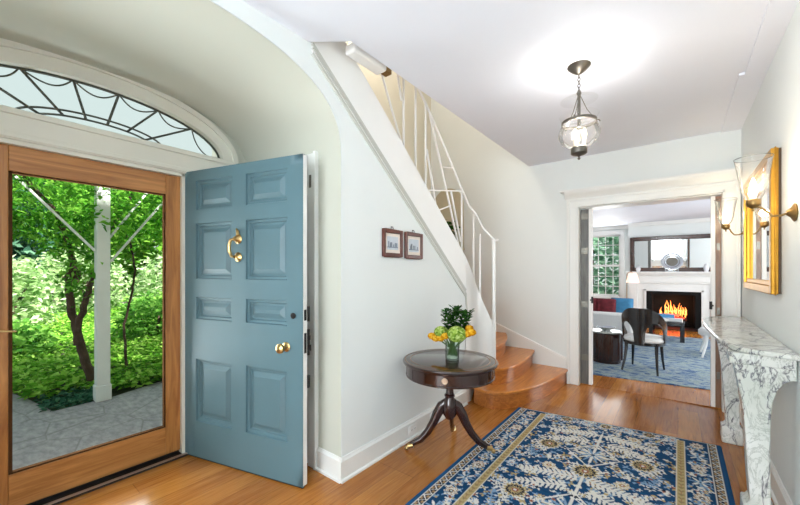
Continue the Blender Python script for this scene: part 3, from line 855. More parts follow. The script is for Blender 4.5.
# two framed prints on the stair wall
def framed(y0, y1, z0, z1, lab, seed):
    o = thing('framed_print', lab, 'picture', (XS+.001, (y0+y1)/2, z0), 0, 'small framed prints on the stair wall')
    w = .030; mb = MB(); x0, x1 = XS+.001, XS+.022
    mb.box(x0, x1, y0, y0+w, z0, z1); mb.box(x0, x1, y1-w, y1, z0, z1); mb.box(x0, x1, y0+w, y1-w, z0, z0+w); mb.box(x0, x1, y0+w, y1-w, z1-w, z1)
    obj('frame', mb, M['pframe'], o, bevel=.005)
    mb = MB(); mb.box(x0, x0+.008, y0+w-.004, y1-w+.004, z0+w-.004, z1-w+.004); obj('mat_board', mb, M['paper'], o)
    mb = MB(); mb.box(x0+.008, x0+.0095, y0+.052, y1-.052, z0+.055, z1-.055)
    pr = obj('print', mb, paint('print_sky', rgb(206,214,222), .6, 0, .06, 18), o)
    mb = MB(); rr = random.Random(seed)
    for k in range(7):
        yc = y0+.07+(y1-y0-.14)*rr.random(); h = rr.uniform(.02, .05); zb = z0+.075
        mb.box(x0+.0095, x0+.0102, yc-.007, yc+.007, zb, zb+h)
    mb.box(x0+.0095, x0+.0100, y0+.055, y1-.055, z0+.07, z0+.078)
    obj('etching', mb, paint('etching_ink', rgb(134,144,158), .7), pr)
    mb = MB(); mb.tube([(x0+.004, (y0+y1)/2+.014*math.cos(t), z1+.010+.010*math.sin(t)) for t in [2*PI*k/14 for k in range(14)]], .0022, 6, closed=True)
    mb.box(x0, x0+.005, (y0+y1)/2-.004, (y0+y1)/2+.004, z1-.004, z1+.004); mb.box(x0, x0+.004, (y0+y1)/2-.012, (y0+y1)/2+.012, z1+.018, z1+.024)
    obj('hanging_ring', mb, M['iron'], o)
framed(1.975, 2.215, 1.50, 1.712, 'left framed print nearer the arched opening', 3)
framed(2.25, 2.495, 1.493, 1.710, 'right framed print nearer the stairs', 8)

# outlets in the baseboard
for yc, lab, dark in ((2.345, 'white double outlet in the baseboard behind the table foot', 0), (2.66, 'outlet further along the baseboard behind the table leg', 1)):
    o = thing('wall_outlet', lab, 'outlet', (XS+.018, yc, .07), 0, 'outlets in the stair wall baseboard')
    mb = MB(); mb.box(XS+.0185, XS+.024, yc-.055, yc+.055, .036, .112); obj('cover_plate', mb, M['white'], o, bevel=.003)
    for s in (-.022, .022):
        mb = MB(); mb.lathe([(0, 0), (.016, 0), (.016, .002), (0, .002)], (XS+.024, yc+s, .074), 16, rot=Matrix.Rotation(PI/2, 3, 'Y'))
        so = obj('socket', mb, M['white'], o)
        mb = MB(); mb.box(XS+.026, XS+.0266, yc+s-.007, yc+s-.004, .072, .082); mb.box(XS+.026, XS+.0266, yc+s+.004, yc+s+.007, .072, .082)
        obj('slots', mb, M['iron'], so)
    if dark:
        mb = MB(); mb.box(XS+.024, XS+.055, yc-.05, yc-.005, .05, .10); p = obj('plug', mb, M['pewter'], o, bevel=.004)

# ------------------------------------------------------------------ persian rug
RX0, RX1 = -1.268, .268
RYF, RYN, SK = 3.53, .75, .137
def persian():
    st_ = .006
    nu = int((RX1-RX0)/st_); nw = int((RYF-RYN)/st_)
    U = np.linspace(-(RX1-RX0)/2, (RX1-RX0)/2, nu+1); W = np.linspace(0, RYF-RYN, nw+1)
    uu, ww = np.meshgrid(U, W)
    def c(r, g, b): return np.array(lin((r/255, g/255, b/255)))
    NAVY, BLUE, CREAM, TAN, RED, LBL, DK = c(16,45,74), c(28,82,130), c(222,221,214), c(184,164,116), c(150,92,72), c(126,160,192), c(22,32,52)
    col = np.zeros(uu.shape+(3,)); rr = np.random.RandomState(4)
    col[:] = NAVY
    abr = rr.rand(nw+1)[:, None]*.35
    col += (BLUE-NAVY)*np.clip(.35+abr, 0, 1)[..., None]
    H = (RX1-RX0)/2
    def put(mask, k): col[mask] = k
    def local(cu, cw, rad):
        i0 = max(0, int((cw-rad)/st_)); i1 = min(nw+1, int((cw+rad)/st_)+2)
        j0 = max(0, int((cu+H-rad)/st_)); j1 = min(nu+1, int((cu+H+rad)/st_)+2)
        return (slice(i0, i1), slice(j0, j1))
    def sub(sl, mask, k):
        t = col[sl]; t[mask] = k
    def rosette(cu, cw, r, k1, k2, k3, np_=12, sq=1.0):
        sl = local(cu, cw, r*1.2)
        if uu[sl].size == 0: return
        du = uu[sl]-cu; dw = (ww[sl]-cw)/sq; d = np.hypot(du, dw); th = np.arctan2(dw, du)
        e = r*(.88+.12*np.cos(np_*th))
        sub(sl, d < e, CREAM); sub(sl, d < e*.9, k1)
        sub(sl, (np.abs(d-e*.62) < r*.07), k2)
        sub(sl, (d < e*.8) & (d > e*.3) & (np.sin(th*np_+d*90) > .55), k2)
        sub(sl, d < r*.25, k3); sub(sl, d < r*.12, CREAM)
    def stroke(p0, p1, w, k):
        n = max(2, int(math.hypot(p1[0]-p0[0], p1[1]-p0[1])/.01))
        m_ = ((p0[0]+p1[0])/2, (p0[1]+p1[1])/2); L = math.hypot(p1[0]-p0[0], p1[1]-p0[1])
        sl = local(m_[0], m_[1], L/2+w)
        if uu[sl].size == 0: return
        dx, dy = p1[0]-p0[0], p1[1]-p0[1]
        t = np.clip(((uu[sl]-p0[0])*dx+(ww[sl]-p0[1])*dy)/(L*L+1e-9), 0, 1)
        d = np.hypot(uu[sl]-p0[0]-t*dx, ww[sl]-p0[1]-t*dy)
        sub(sl, d < w*(1-.35*np.abs(2*t-1)), k)
    def feather(cu, cw, a, L, k, w=.006, leaf=.045):
        d = (math.cos(a), math.sin(a)); s = (-d[1], d[0])
        stroke((cu, cw), (cu+d[0]*L, cw+d[1]*L), w*.8, k)
        n = max(3, int(L/.03))
        for i in range(n):
            q = (i+.4)/n*L; lf = leaf*(1-.5*i/n)
            for sg in (-1, 1):
                b = (cu+d[0]*q, cw+d[1]*q)
                stroke(b, (b[0]+d[0]*lf*.55+s[0]*sg*lf, b[1]+d[1]*lf*.55+s[1]*sg*lf), w, k)
    def palmette(cu, cw, r, k, inn):
        P4 = [(0, -r*1.1), (r, 0), (0, r*1.1), (-r, 0)]
        for i in range(4):
            a, b = P4[i], P4[(i+1) % 4]; stroke((cu+a[0], cw+a[1]), (cu+b[0], cw+b[1]), .007, k)
        for i in range(16):
            a = 2*PI*i/16; rr_ = r*.72/(abs(math.cos(a))+abs(math.sin(a)))*1.15
            stroke((cu+.02*math.cos(a), cw+.02*math.sin(a)), (cu+rr_*math.cos(a), cw+rr_*math.sin(a)), .008, k if i % 2 == 0 else inn)
    def sprig(cu, cw, s, k1, k2):
        for a in rr.rand(4)*2*PI:
            stroke((cu, cw), (cu+s*math.cos(a), cw+s*math.sin(a)), .0055, k1)
        sl = local(cu, cw, s*.5)
        if uu[sl].size: sub(sl, np.hypot(uu[sl]-cu, ww[sl]-cw) < s*.36, k2)
    Lw = RYF-RYN
    # field fillers
    for i in range(820):
        cu = rr.rand()*.49; cw = .12+rr.rand()*(Lw-.2)
        k1 = [CREAM, LBL, CREAM, TAN, CREAM][rr.randint(5)]; k2 = [RED, CREAM, TAN, LBL, DK][rr.randint(5)]; s = .017+.017*rr.rand()
        st0 = rr.get_state()
        sprig(cu, cw, s, k1, k2); rr.set_state(st0); sprig(-cu, cw, s, k1, k2)
    for k in range(6):
        w0 = .26+k*.74
        for sg in (-1, 1):
            feather(sg*.02, w0+.02, PI/2-sg*1.35, .36, CREAM, .010, .055)
            feather(sg*.06, w0+.16, PI/2-sg*1.20, .30, CREAM, .009, .055)
            feather(sg*.42, w0+.36, PI/2+sg*.6, .20, CREAM, .006, .04)
            feather(sg*.36, w0+.64, -PI/2+sg*.3, .18, LBL, .006, .035)
            rosette(sg*.305, w0+.24+.14, .085, TAN, DK, RED, 14)
            rosette(sg*.22, w0-.03, .05, TAN, CREAM, RED, 8)
            rosette(sg*.44, w0+.08, .035, LBL, CREAM, RED, 8)
        stroke((0, w0-.05), (0, w0+.28), .008, CREAM)
        palmette(0, w0+.40, .17, CREAM, LBL)
        rosette(0, w0+.66, .095, TAN, DK, RED, 14)
    far = (ww < .13)
    put(far & (np.abs(uu) < .5), NAVY*.6+BLUE*.4)
    for i in range(150): sprig((rr.rand()-.5)*.96, .02+.11*rr.rand(), .02, CREAM if i % 2 else LBL, [RED, TAN, CREAM][i % 3])
    for k in range(-3, 4):
        rosette(k*.155, .072, .052, TAN if k % 2 == 0 else CREAM, DK if k % 2 == 0 else LBL, RED, 10)
        for sg in (-1, 1):
            for q in range(4):
                a = .4+q*.7; stroke((k*.155+sg*.05*math.cos(a-.3), .075+.05*math.sin(a-.3)), (k*.155+sg*.082*math.cos(a), .075+.06*math.sin(a)), .006, CREAM if q % 2 else LBL)
    # side main borders
    for sg in (-1, 1):
        m_ = (sg*uu > .545) & (sg*uu < .685); put(m_, NAVY*.55+BLUE*.45)
        for i in range(int(Lw/.19)+1):
            w0 = .10+i*.19
            if i % 2 == 0:
                rosette(sg*.615, w0, .046, RED*.5+TAN*.5, CREAM, NAVY, 9, 1.25)
            else:
                for q in range(8):
                    a = 2*PI*q/8; stroke((sg*.615+.012*math.cos(a), w0+.012*math.sin(a)), (sg*.615+.055*math.cos(a), w0+.06*math.sin(a)), .008, CREAM if q % 2 else LBL)
            for q in range(12):
                sprig(sg*.615+(rr.rand()-.5)*.12, w0+.095+(rr.rand()-.5)*.12, .024, CREAM if q % 2 else LBL, [RED, TAN, CREAM][q % 3])
        # gold guard stripe
        s_ = sg*uu
        edge = ww > .05
        put(edge & (s_ > .488) & (s_ < .545), CREAM*.8+TAN*.2)
        put(edge & (s_ > .494) & (s_ < .539), TAN)
        put(edge & (s_ > .499) & (s_ < .534) & (np.sin(ww*150+np.abs(s_-.5165)*170) > .35), TAN*.62)
        put(edge & (np.abs(s_-.5165) < .005) & (np.sin(ww*75) > -.2), RED*.6+TAN*.4)
        # outer guard
        put((s_ > .683) & (s_ < .738), CREAM)
        put((s_ > .688) & (s_ < .732), DK)
        zig = np.abs(((ww*16.0) % 1.0)-.5)*.07-.0175
        put((s_ > .690) & (s_ < .730) & (np.abs((s_-.71)-zig) < .005), CREAM)
        put((s_ > .690) & (s_ < .730) & (np.abs((s_-.71)+zig) < .009) & (np.abs((s_-.71)-zig) > .012), TAN*.6+RED*.4)
        put(s_ > .738, BLUE*.9)
    put((ww < .012), DK); put((ww > .012) & (ww < .018) & (np.abs(uu) < .735), CREAM)
    # geometry
    X = uu+(RX0+RX1)/2; Y = RYF-ww+SK*(X-RX0)*np.clip(1-ww/(RYF-RYN), 0, 1)
    Z = np.full_like(X, .011); Z[0, :] = .001; Z[-1, :] = .001; Z[:, 0] = .001; Z[:, -1] = .001
    co = np.stack([X, Y, Z], -1).reshape(-1, 3)
    idx = np.arange((nw+1)*(nu+1)).reshape(nw+1, nu+1)
    q = np.stack([idx[:-1, :-1], idx[1:, :-1], idx[1:, 1:], idx[:-1, 1:]], -1).reshape(-1, 4)
    me = bpy.data.meshes.new('persian_rug')
    me.vertices.add(len(co)); me.vertices.foreach_set('co', co.ravel())
    me.loops.add(q.size); me.loops.foreach_set('vertex_index', q.ravel().astype(np.int32))
    me.polygons.add(len(q)); me.polygons.foreach_set('loop_start', np.arange(0, q.size, 4, dtype=np.int32))
    me.update(calc_edges=True)
    at = me.color_attributes.new('weave', 'FLOAT_COLOR', 'POINT')
    at.data.foreach_set('color', np.concatenate([np.clip(col, 0, 1).reshape(-1, 3), np.ones((len(co), 1))], 1).ravel())
    me.materials.append(M['rug'])
    o = bpy.data.objects.new('persian_rug', me); COL.objects.link(o)
    tag(o, 'blue and cream floral persian rug on the hall floor', 'rug')
persian()

# ------------------------------------------------------------------ marble console
ZT = .97
cs = thing('console_table', 'white veined marble console against the right wall', 'console table', (XR, 3.5, 0))
fr = [(.478,2.575),(.44,2.59),(.36,2.615),(.29,2.655),(.24,2.72),(.21,2.84),(.195,3.02),(.182,3.25),(.168,3.50),(.160,3.72),(.160,3.92),(.175,4.10),(.21,4.26),(.28,4.40),(.40,4.47),(.478,4.475)]
mb = MB(); mb.prism(fr, ZT-.028, ZT); obj('top', mb, M['marble'], cs, bevel=.009, seg=3)
def bracket(y0, y1):
    pl = [(.285,.0),(.40,.0),(.40,.135),(.385,.15),(.382,.40),(.384,.60),(.392,.70),(.408,.76),(.43,.80),(.455,.82),(.478,.825),(.478,.94),(.235,.94),(.236,.90),(.245,.86),(.262,.76),(.280,.62),(.290,.45),(.300,.25),(.306,.15),(.296,.135),(.285,.12)]
    mb = MB(); mb.prism(pl, y0, y1, lambda p, q, d: (p, d, q)); lg = obj('bracket_leg', mb, M['marble'], cs, bevel=.006)
    mb = MB(); mb.box(.222, .474, y0-.012, y1+.012, .882, .942); obj('capital', mb, M['marble'], lg, bevel=.005)
    mb = MB(); mb.box(.278, .408, y0-.014, y1+.014, .0, .13); obj('plinth', mb, M['marble'], lg, bevel=.012)
bracket(2.66, 2.78); bracket(3.86, 3.98)

# gilt mirror
mr = thing('gilt_mirror', 'gilt framed wall mirror between the two sconces', 'mirror', (XR, 3.58, 1.25))
y0, y1, z0, z1 = 3.02, 4.14, 1.25, 2.125
mb = MB()
def mframe(y0, y1, z0, z1, w, x0, x1, mb):
    mb.box(x0, x1, y0, y0+w, z0, z1); mb.box(x0, x1, y1-w, y1, z0, z1); mb.box(x0, x1, y0+w, y1-w, z0, z0+w); mb.box(x0, x1, y0+w, y1-w, z1-w, z1)
mframe(y0, y1, z0, z1, .05, XR-.046, XR-.012, mb); mframe(y0+.05, y1-.05, z0+.05, z1-.05, .03, XR-.034, XR-.014, mb); mframe(y0-.006, y1+.006, z0-.006, z1+.006, .02, XR-.03, XR-.022, mb)
obj('frame', mb, M['gold'], mr, bevel=.004)
mb = MB(); mframe(y0+.004, y1-.004, z0+.004, z1-.004, .05, XR-.012, XR-.001, mb); obj('back_edge', mb, M['darkgilt'], mr)
mb = MB(); mb.box(XR-.020, XR-.016, y0+.075, y1-.075, z0+.075, z1-.075); obj('mirror_glass', mb, M['mirror'], mr)

# sconces
def sconce(y, zc, lab, dep):
    o = thing('wall_sconce', lab, 'wall lamp', (XR, y, zc), 0, 'brass wall sconces beside the mirror')
    rx = Matrix.Rotation(-PI/2, 3, 'Y')
    mb = MB(); mb.lathe([(0, 0), (.045, 0), (.048, .006), (.040, .012), (.026, .018), (.016, .03), (.010, .036), (0, .036)], (XR-.0005, y, zc), 28, rot=rx)
    obj('backplate', mb, M['oldbrass'], o)
    cx = XR-dep
    mb = MB(); mb.tube([(XR-.03, y, zc), (XR-.055, y, zc-.012), (XR-.085, y, zc-.012), (XR-.105, y, zc+.014), (cx+.025, y, zc+.042), (cx, y, zc+.046)], .0062, 10)
    obj('arm', mb, M['oldbrass'], o)
    mb = MB(); mb.lathe([(0, -.020), (.006, -.016), (.004, -.006), (.012, .0), (.026, .010), (.030, .020), (.030, .040), (.026, .046), (0, .046)], (cx, y, zc+.04), 24)
    obj('cup', mb, M['oldbrass'], o)
    mb = MB(); mb.lathe([(0, .05), (.011, .05), (.011, .105), (0, .105)], (cx, y, zc+.03), 14); obj('candle_sleeve', mb, M['candle'], o)
    mb = MB(); mb.lathe([(0, .105), (.009, .107), (.014, .125), (.010, .15), (.003, .172), (0, .174)], (cx, y, zc+.03), 14); obj('bulb', mb, M['bulb'], o)
    mb = MB(); mb.shell([(.026, .084), (.036, .096), (.046, .118), (.055, .155), (.061, .20), (.067, .245), (.074, .29), (.078, .312)], (cx, y, zc), 36)
    sh = obj('glass_shade', mb, M['tulip'], o)
    mb = MB(); mb.tube([(cx+.078*math.cos(t), y+.078*math.sin(t), zc+.312) for t in [2*PI*k/36 for k in range(36)]], .0016, 6, closed=True)
    obj('shade_rim', mb, thin_rim, sh)
    ld = bpy.data.lights.new('sconce_light', 'POINT'); ld.energy = 3.2; ld.color = (1, .80, .55); ld.shadow_soft_size = .03
    lo = bpy.data.objects.new('sconce_light', ld); lo.location = (0, 0, 0); COL.objects.link(lo); lo.parent = o; lo.location = (cx-XR, 0, .165)
thin_rim = thin_glass('glass_rim', (.86,.88,.88,1), 1.4, .25)
sconce(2.70, 1.695, 'nearer brass sconce with a tall glass shade, right of the mirror', .158)
sconce(4.31, 1.725, 'farther brass sconce with a glass shade, beyond the mirror', .142)

# pendant lantern
PX, PY = -.524, 2.604
pd = thing('pendant_lantern', 'glass bell jar lantern hanging on a chain from the ceiling', 'ceiling lamp', (PX, PY, ZC))
mb = MB(); mb.lathe([(0, -.058), (.010, -.056), (.020, -.050), (.034, -.040), (.040, -.034), (.048, -.030), (.056, -.020), (.066, -.012), (.072, -.004), (.072, .0), (0, .0)][::-1], (PX, PY, ZC-.001), 32)
obj('canopy', mb, M['pewter'], pd)
mb = MB(); z = ZC-.058
for k in range(6):
    zc_ = z-.012-.021*k
    pts = [(PX+.008*math.cos(t)*(1 if k % 2 else 0), PY+.008*math.cos(t)*(0 if k % 2 else 1), zc_+.014*math.sin(t)) for t in [2*PI*q/12 for q in range(12)]]
    mb.tube(pts, .0024, 6, closed=True)
obj('chain', mb, M['pewter'], pd)
mb = MB(); mb.shell([(.004, 2.575), (.03, 2.568), (.07, 2.555), (.105, 2.545), (.115, 2.543)], (PX, PY, 0), 40); obj('smoke_bell', mb, M['tulip'], pd)
mb = MB(); mb.tube([(PX, PY, 2.60), (PX, PY, 2.36)], .010, 12); mb.sph((PX, PY, 2.59), .016, 12)
obj('stem', mb, M['pewter'], pd)
mb = MB(); mb.shell([(.100, 2.383), (.108, 2.386), (.108, 2.402), (.100, 2.405), (.096, 2.402), (.096, 2.386), (.100, 2.383)], (PX, PY, 0), 40)
obj('ring_band', mb, M['pewter'], pd)
mb = MB()
mb.shell([(.036, 2.222), (.070, 2.232), (.108, 2.260), (.126, 2.295), (.128, 2.325), (.118, 2.355), (.104, 2.385), (.102, 2.400), (.112, 2.425), (.122, 2.44)], (PX, PY, 0), 48)
obj('glass_jar', mb, M['shade'], pd)
for k in range(3):
    a = 2*PI*k/3+.5; dx, dy = math.cos(a), math.sin(a)
    mb = MB(); mb.tube([(PX+.006*dx, PY+.006*dy, 2.58), (PX+.05*dx, PY+.05*dy, 2.48), (PX+.104*dx, PY+.104*dy, 2.405)], .0022, 6)
    mb.tube([(PX+(.118+.014*math.cos(t))*dx, PY+(.118+.014*math.cos(t))*dy, 2.392+.014*math.sin(t)) for t in [2*PI*q/14 for q in range(11)]], .003, 6)
    obj('hanger', mb, M['pewter'], pd)
mb = MB(); mb.lathe([(0, 2.140), (.006, 2.143), (.010, 2.152), (.004, 2.160), (.012, 2.168), (.040, 2.176), (.050, 2.184), (.050, 2.222), (.040, 2.230), (0, 2.230)], (PX, PY, 0), 28)
obj('bottom_cup', mb, M['pewter'], pd)
for k in range(3):
    a = 2*PI*k/3; bx, by = PX+.034*math.cos(a), PY+.034*math.sin(a)
    mb = MB(); mb.lathe([(0, 2.230), (.010, 2.230), (.010, 2.285), (0, 2.285)], (bx, by, 0), 12); ca = obj('candle_sleeve', mb, M['candle'], pd)
    mb = MB(); mb.lathe([(0, 2.285), (.009, 2.287), (.013, 2.302), (.009, 2.328), (.002, 2.346), (0, 2.347)], (bx, by, 0), 12); obj('bulb', mb, M['bulb'], ca)
ld = bpy.data.lights.new('lantern_light', 'POINT'); ld.energy = 9; ld.color = (1, .96, .92); ld.shadow_soft_size = .05
lo = bpy.data.objects.new('lantern_light', ld); COL.objects.link(lo); lo.parent = pd; lo.location = (0, 0, 2.32-ZC)

# ------------------------------------------------------------------ living room beyond the doorway
LC, YF, YW = 2.64, 11.0, 11.4
mb = MB(); mb.box(-4.2, 3.0, YB2, 11.6, LC, LC+.12); struct('ceiling_living', mb, M['ceil'], 'pale ceiling of the living room')
WX0, WX1, WZ0, WZ1 = -1.98, -1.25, .68, 2.40
mb = MB(); mb.box(-4.2, WX0, YW, YW+.2, 0, LC+.1); mb.box(WX1, -1.03, YW, YW+.2, 0, LC+.1); mb.box(WX0, WX1, YW, YW+.2, 0, WZ0); mb.box(WX0, WX1, YW, YW+.2, WZ1, LC+.1)
mb.box(.83, 3.0, YW, YW+.2, 0, LC+.1)
struct('wall_living', mb, M['wall'], 'far wall of the living room with the window')
FC, FW, FH = -.102, .46, .845
mb = MB(); mb.box(-1.03, FC-FW, YF, YW+.2, 0, LC+.1); mb.box(FC+FW, .83, YF, YW+.2, 0, LC+.1); mb.box(FC-FW, FC+FW, YF, YW+.2, FH, LC+.1); mb.box(FC-FW, FC+FW, YW+.12, YW+.2, 0, FH)
struct('wall_chimney', mb, M['wall'], 'chimney breast of the living room')
mb = MB(); mb.box(-4.35, -4.2, YB, YW+.2, 0, LC+.1); struct('wall_living_left', mb, M['wall'], 'left wall of the living room')
mb = MB(); mb.box(3.0, 3.15, YB, 6.2, 0, LC+.1); mb.box(3.0, 3.15, 9.0, YW+.2, 0, LC+.1); mb.box(3.0, 3.15, 6.2, 9.0, 0, .6); mb.box(3.0, 3.15, 6.2, 9.0, 2.4, LC+.1)
struct('wall_living_right', mb, M['wall'], 'right wall of the living room')
mb = MB(); mb.box(-4.2, 3.0, YW-.06, YW, LC-.09, LC); mb.box(-1.03, .83, YF-.06, YF, LC-.09, LC)
struct('trim_10', mb, M['trim'], 'cornice at the living room ceiling')
# sash window with grid
mb = MB()
mb.box(WX0-.10, WX0, YW-.03, YW+.01, WZ0-.05, WZ1+.12); mb.box(WX1, WX1+.10, YW-.03, YW+.01, WZ0-.05, WZ1+.12); mb.box(WX0, WX1, YW-.03, YW+.01, WZ1, WZ1+.12); mb.box(WX0-.12, WX1+.12, YW-.06, YW+.02, WZ0-.06, WZ0-.01)
mb.box(WX0, WX1, YW+.03, YW+.08, WZ0, WZ0+.05); mb.box(WX0, WX1, YW+.03, YW+.08, WZ1-.04, WZ1); mb.box(WX0, WX1, YW+.02, YW+.08, 1.51, 1.57)
mb.box(WX0, WX0+.04, YW+.03, YW+.08, WZ0, WZ1); mb.box(WX1-.04, WX1, YW+.03, YW+.08, WZ0, WZ1)
for k in (1, 2, 3): x = WX0+(WX1-WX0)*k/4; mb.box(x-.009, x+.009, YW+.04, YW+.07, WZ0, WZ1)
for z in (.96, 1.24, 1.84, 2.12): mb.box(WX0, WX1, YW+.04, YW+.07, z-.009, z+.009)
w1 = struct('window_1', mb, M['white'], 'white sash window with small panes beside the fireplace')
mb = MB(); mb.box(WX0, WX1, YW+.053, YW+.057, WZ0, WZ1); obj('pane', mb, M['glass'], w1)
# unseen side window of the living room, added to brighten it
mb = MB()
for y in (6.2, 6.9, 7.6, 8.3, 8.96): mb.box(3.03, 3.08, y, y+.04, .6, 2.4)
for z in (.6, 1.2, 1.8, 2.36): mb.box(3.03, 3.08, 6.2, 9.0, z, z+.04)
w4 = struct('window_side_added', mb, M['white'], 'added wide window in the unseen right wall of the living room')
mb = MB(); mb.box(3.05, 3.055, 6.2, 9.0, .6, 2.4); obj('pane', mb, M['glass'], w4)

# fireplace surround
fp_ = thing('fireplace', 'white panelled fireplace surround with mantel shelf and black slate slips', 'fireplace', (FC, YF, 0))
mb = MB()
for z0, z1, dx, dy in ((1.335, 1.375, .97, .23), (1.305, 1.336, .945, .195), (1.275, 1.306, .92, .16)): mb.box(FC-dx, FC+dx, YF-dy, YF-.0005, z0, z1)
obj('mantel_shelf', mb, M['trim'], fp_, bevel=.008)
mb = MB(); mb.box(FC-.90, FC+.90, YF-.10, YF-.0005, 1.08, 1.276); mb.box(FC-.72, FC+.72, YF-.112, YF-.1, 1.115, 1.24)
obj('frieze', mb, M['trim'], fp_, bevel=.006)
for s in (-1, 1):
    mb = MB(); a, b = sorted((FC+s*.72, FC+s*.90)); mb.box(a, b, YF-.12, YF-.0005, 0, 1.08); mb.box(a-.012, b+.012, YF-.135, YF, 0, .16); mb.box(a-.01, b+.01, YF-.13, YF, 1.03, 1.10); mb.box(a+.035, b-.035, YF-.128, YF-.12, .22, .98); mb.box(a-.008, b+.008, YF-.13, YF, 1.10, 1.276)
    obj('pilaster', mb, M['trim'], fp_, bevel=.004)
mb = MB()
mb.box(FC-.72, FC-.55, YF-.06, YF-.0005, 0, 1.08); mb.box(FC+.55, FC+.72, YF-.06, YF-.0005, 0, 1.08); mb.box(FC-.55, FC+.55, YF-.06, YF-.0005, .90, 1.08)
mb.box(FC-.58, FC-.535, YF-.085, YF-.05, 0, .93); mb.box(FC+.535, FC+.58, YF-.085, YF-.05, 0, .93); mb.box(FC-.58, FC+.58, YF-.085, YF-.05, .885, .93)
obj('inner_surround', mb, M['trim'], fp_, bevel=.004)
mb = MB(); mb.box(FC-.54, FC-.43, YF-.04, YF+.02, 0, .89); mb.box(FC+.43, FC+.54, YF-.04, YF+.02, 0, .89); mb.box(FC-.43, FC+.43, YF-.04, YF+.02, .80, .89)
obj('slate_slip', mb, M['slate'], fp_)
mb = MB(); mb.box(FC-.455, FC-.41, YF+.021, YW+.1, .0, .84); mb.box(FC+.41, FC+.455, YF+.021, YW+.1, 0, .84); mb.box(FC-.45, FC+.45, YW+.06, YW+.115, 0, .84); mb.box(FC-.45, FC+.45, YF+.021, YW+.1, .80, .842)
obj('firebox', mb, M['firebrick'], fp_)
mb = MB(); mb.box(FC-.95, FC+.95, YF-.55, YF-.136, 0, .015); mb.box(FC-.43, FC+.43, YF-.136, YW+.1, 0, .012); obj('hearth', mb, M['slate'], fp_)
# logs and fire
lg_ = [((FC-.27, 11.13, .19), (FC+.27, 11.15, .19), .055, 'front log in the burning fire'), ((FC-.25, 11.24, .20), (FC+.25, 11.26, .20), .06, 'back log in the burning fire'), ((FC-.20, 11.13, .29), (FC+.16, 11.25, .30), .05, 'log lying across the top of the burning fire')]
for p0, p1, r, l in lg_:
    o = thing('log', l, 'log', ((p0[0]+p1[0])/2, (p0[1]+p1[1])/2, p0[2]-r), 0, 'logs in the fireplace')
    mb = MB(); P0, P1 = Vector(p0), Vector(p1); mb.tube([P0.lerp(P1, q/6)+Vector((0, 0, R.uniform(-.008, .008))) for q in range(7)], [r*R.uniform(.9, 1.08) for _ in range(7)], 12); obj('bark', mb, M['log'], o)
    mb = MB(); mb.box(min(p0[0],p1[0])+.04, max(p0[0],p1[0])-.04, p0[1]-r*1.02, p0[1]+.01, p0[2]-.03, p0[2]+.035); obj('embers', mb, M['ember'], o)
mb = MB()
for x in (-.22, 0, .22): mb.box(FC+x-.01, FC+x+.01, 11.06, 11.30, .11, .13); mb.box(FC+x-.01, FC+x+.01, 11.06, 11.08, .012, .22); mb.box(FC+x-.01, FC+x+.01, 11.28, 11.30, .012, .12)
mb.box(FC-.3, FC+.3, 11.07, 11.085, .11, .13)
tag(obj('fire_grate', mb, M['iron']), 'black iron grate under the burning logs', 'grate')
mb = MB(); mc = MB()
for k in range(17):
    x = FC-.28+.56*k/16+R.uniform(-.02, .02); y = 11.10+R.random()*.14; h = R.uniform(.20, .46)*(1-.5*abs(k-8)/8); b = .22+R.uniform(-.04, .1)
    sw = R.uniform(-.05, .05); r = R.uniform(.010, .019)
    for q, g in ((1, mb), (.55, mc)):
        g.tube([(x, y, b), (x+sw*.4, y, b+h*.3*q), (x+sw*.1, y, b+h*.6*q), (x+sw, y, b+h*q)], [r*.5*q, r*q, r*.6*q, .002], 8)
fl_ = obj('fire_flames', mb, M['flame']); tag(fl_, 'orange flames rising from the logs in the fireplace', 'fire'); fl_['kind'] = 'stuff'
obj('flame_core', mc, M['flame2'], fl_)
ld = bpy.data.lights.new('fire_light', 'POINT'); ld.energy = 2.5; ld.color = (1, .45, .15); ld.shadow_soft_size = .1
lo = bpy.data.objects.new('fire_light', ld); COL.objects.link(lo); lo.parent = fl_; lo.location = (FC, 11.14, .62)

# overmantel mirror, platter, small mantel pieces
om = thing('overmantel_mirror', 'wide dark framed mirror standing on the mantel', 'mirror', (FC, YF-.03, 1.3755))
mx0, mx1, mz0, mz1 = -.985, .78, 1.3755, 2.26
mb = MB(); mframe_y = lambda w, y0, y1, g: (g.box(mx0, mx0+w, y0, y1, mz0, mz1), g.box(mx1-w, mx1, y0, y1, mz0, mz1), g.box(mx0+w, mx1-w, y0, y1, mz0, mz0+w), g.box(mx0+w, mx1-w, y0, y1, mz1-w, mz1))
mframe_y(.075, YF-.05, YF-.002, mb); mframe_y(.10, YF-.035, YF-.02, mb)
obj('frame', mb, M['darkwood'], om, bevel=.006)
mb = MB(); mb.box(mx0+.07, mx1-.07, YF-.020, YF-.012, mz0+.07, mz1-.07); obj('mirror_glass', mb, M['mirror'], om)
om.rotation_euler.x = math.radians(3.5)
pl = thing('silver_platter', 'oval silver platter propped upright in the middle of the mantel', 'platter', (-.115, YF-.12, 1.3755))
mb = MB(); rt = Matrix.Rotation(math.radians(84), 3, 'X')
pc = (-.115, YF-.135, 1.62)
S = Matrix.Diagonal((.94, .90, 1))
mb.lathe([(0, 0), (.14, .0), (.15, .004), (.165, .018), (.20, .026), (.232, .024), (.236, .030), (.205, .033), (.165, .026), (.15, .010), (.13, .006), (0, .006)], pc, 40, rot=rt @ S.to_3x3() if hasattr(S, 'to_3x3') else rt @ S)
obj('dish', mb, M['silver'], pl)
mb = MB(); mb.shell([(.0, .0065), (.06, .009), (.10, .007), (.12, .0085)], pc, 32, rot=rt @ S)
obj('engraving', mb, M['pewter'], pl)
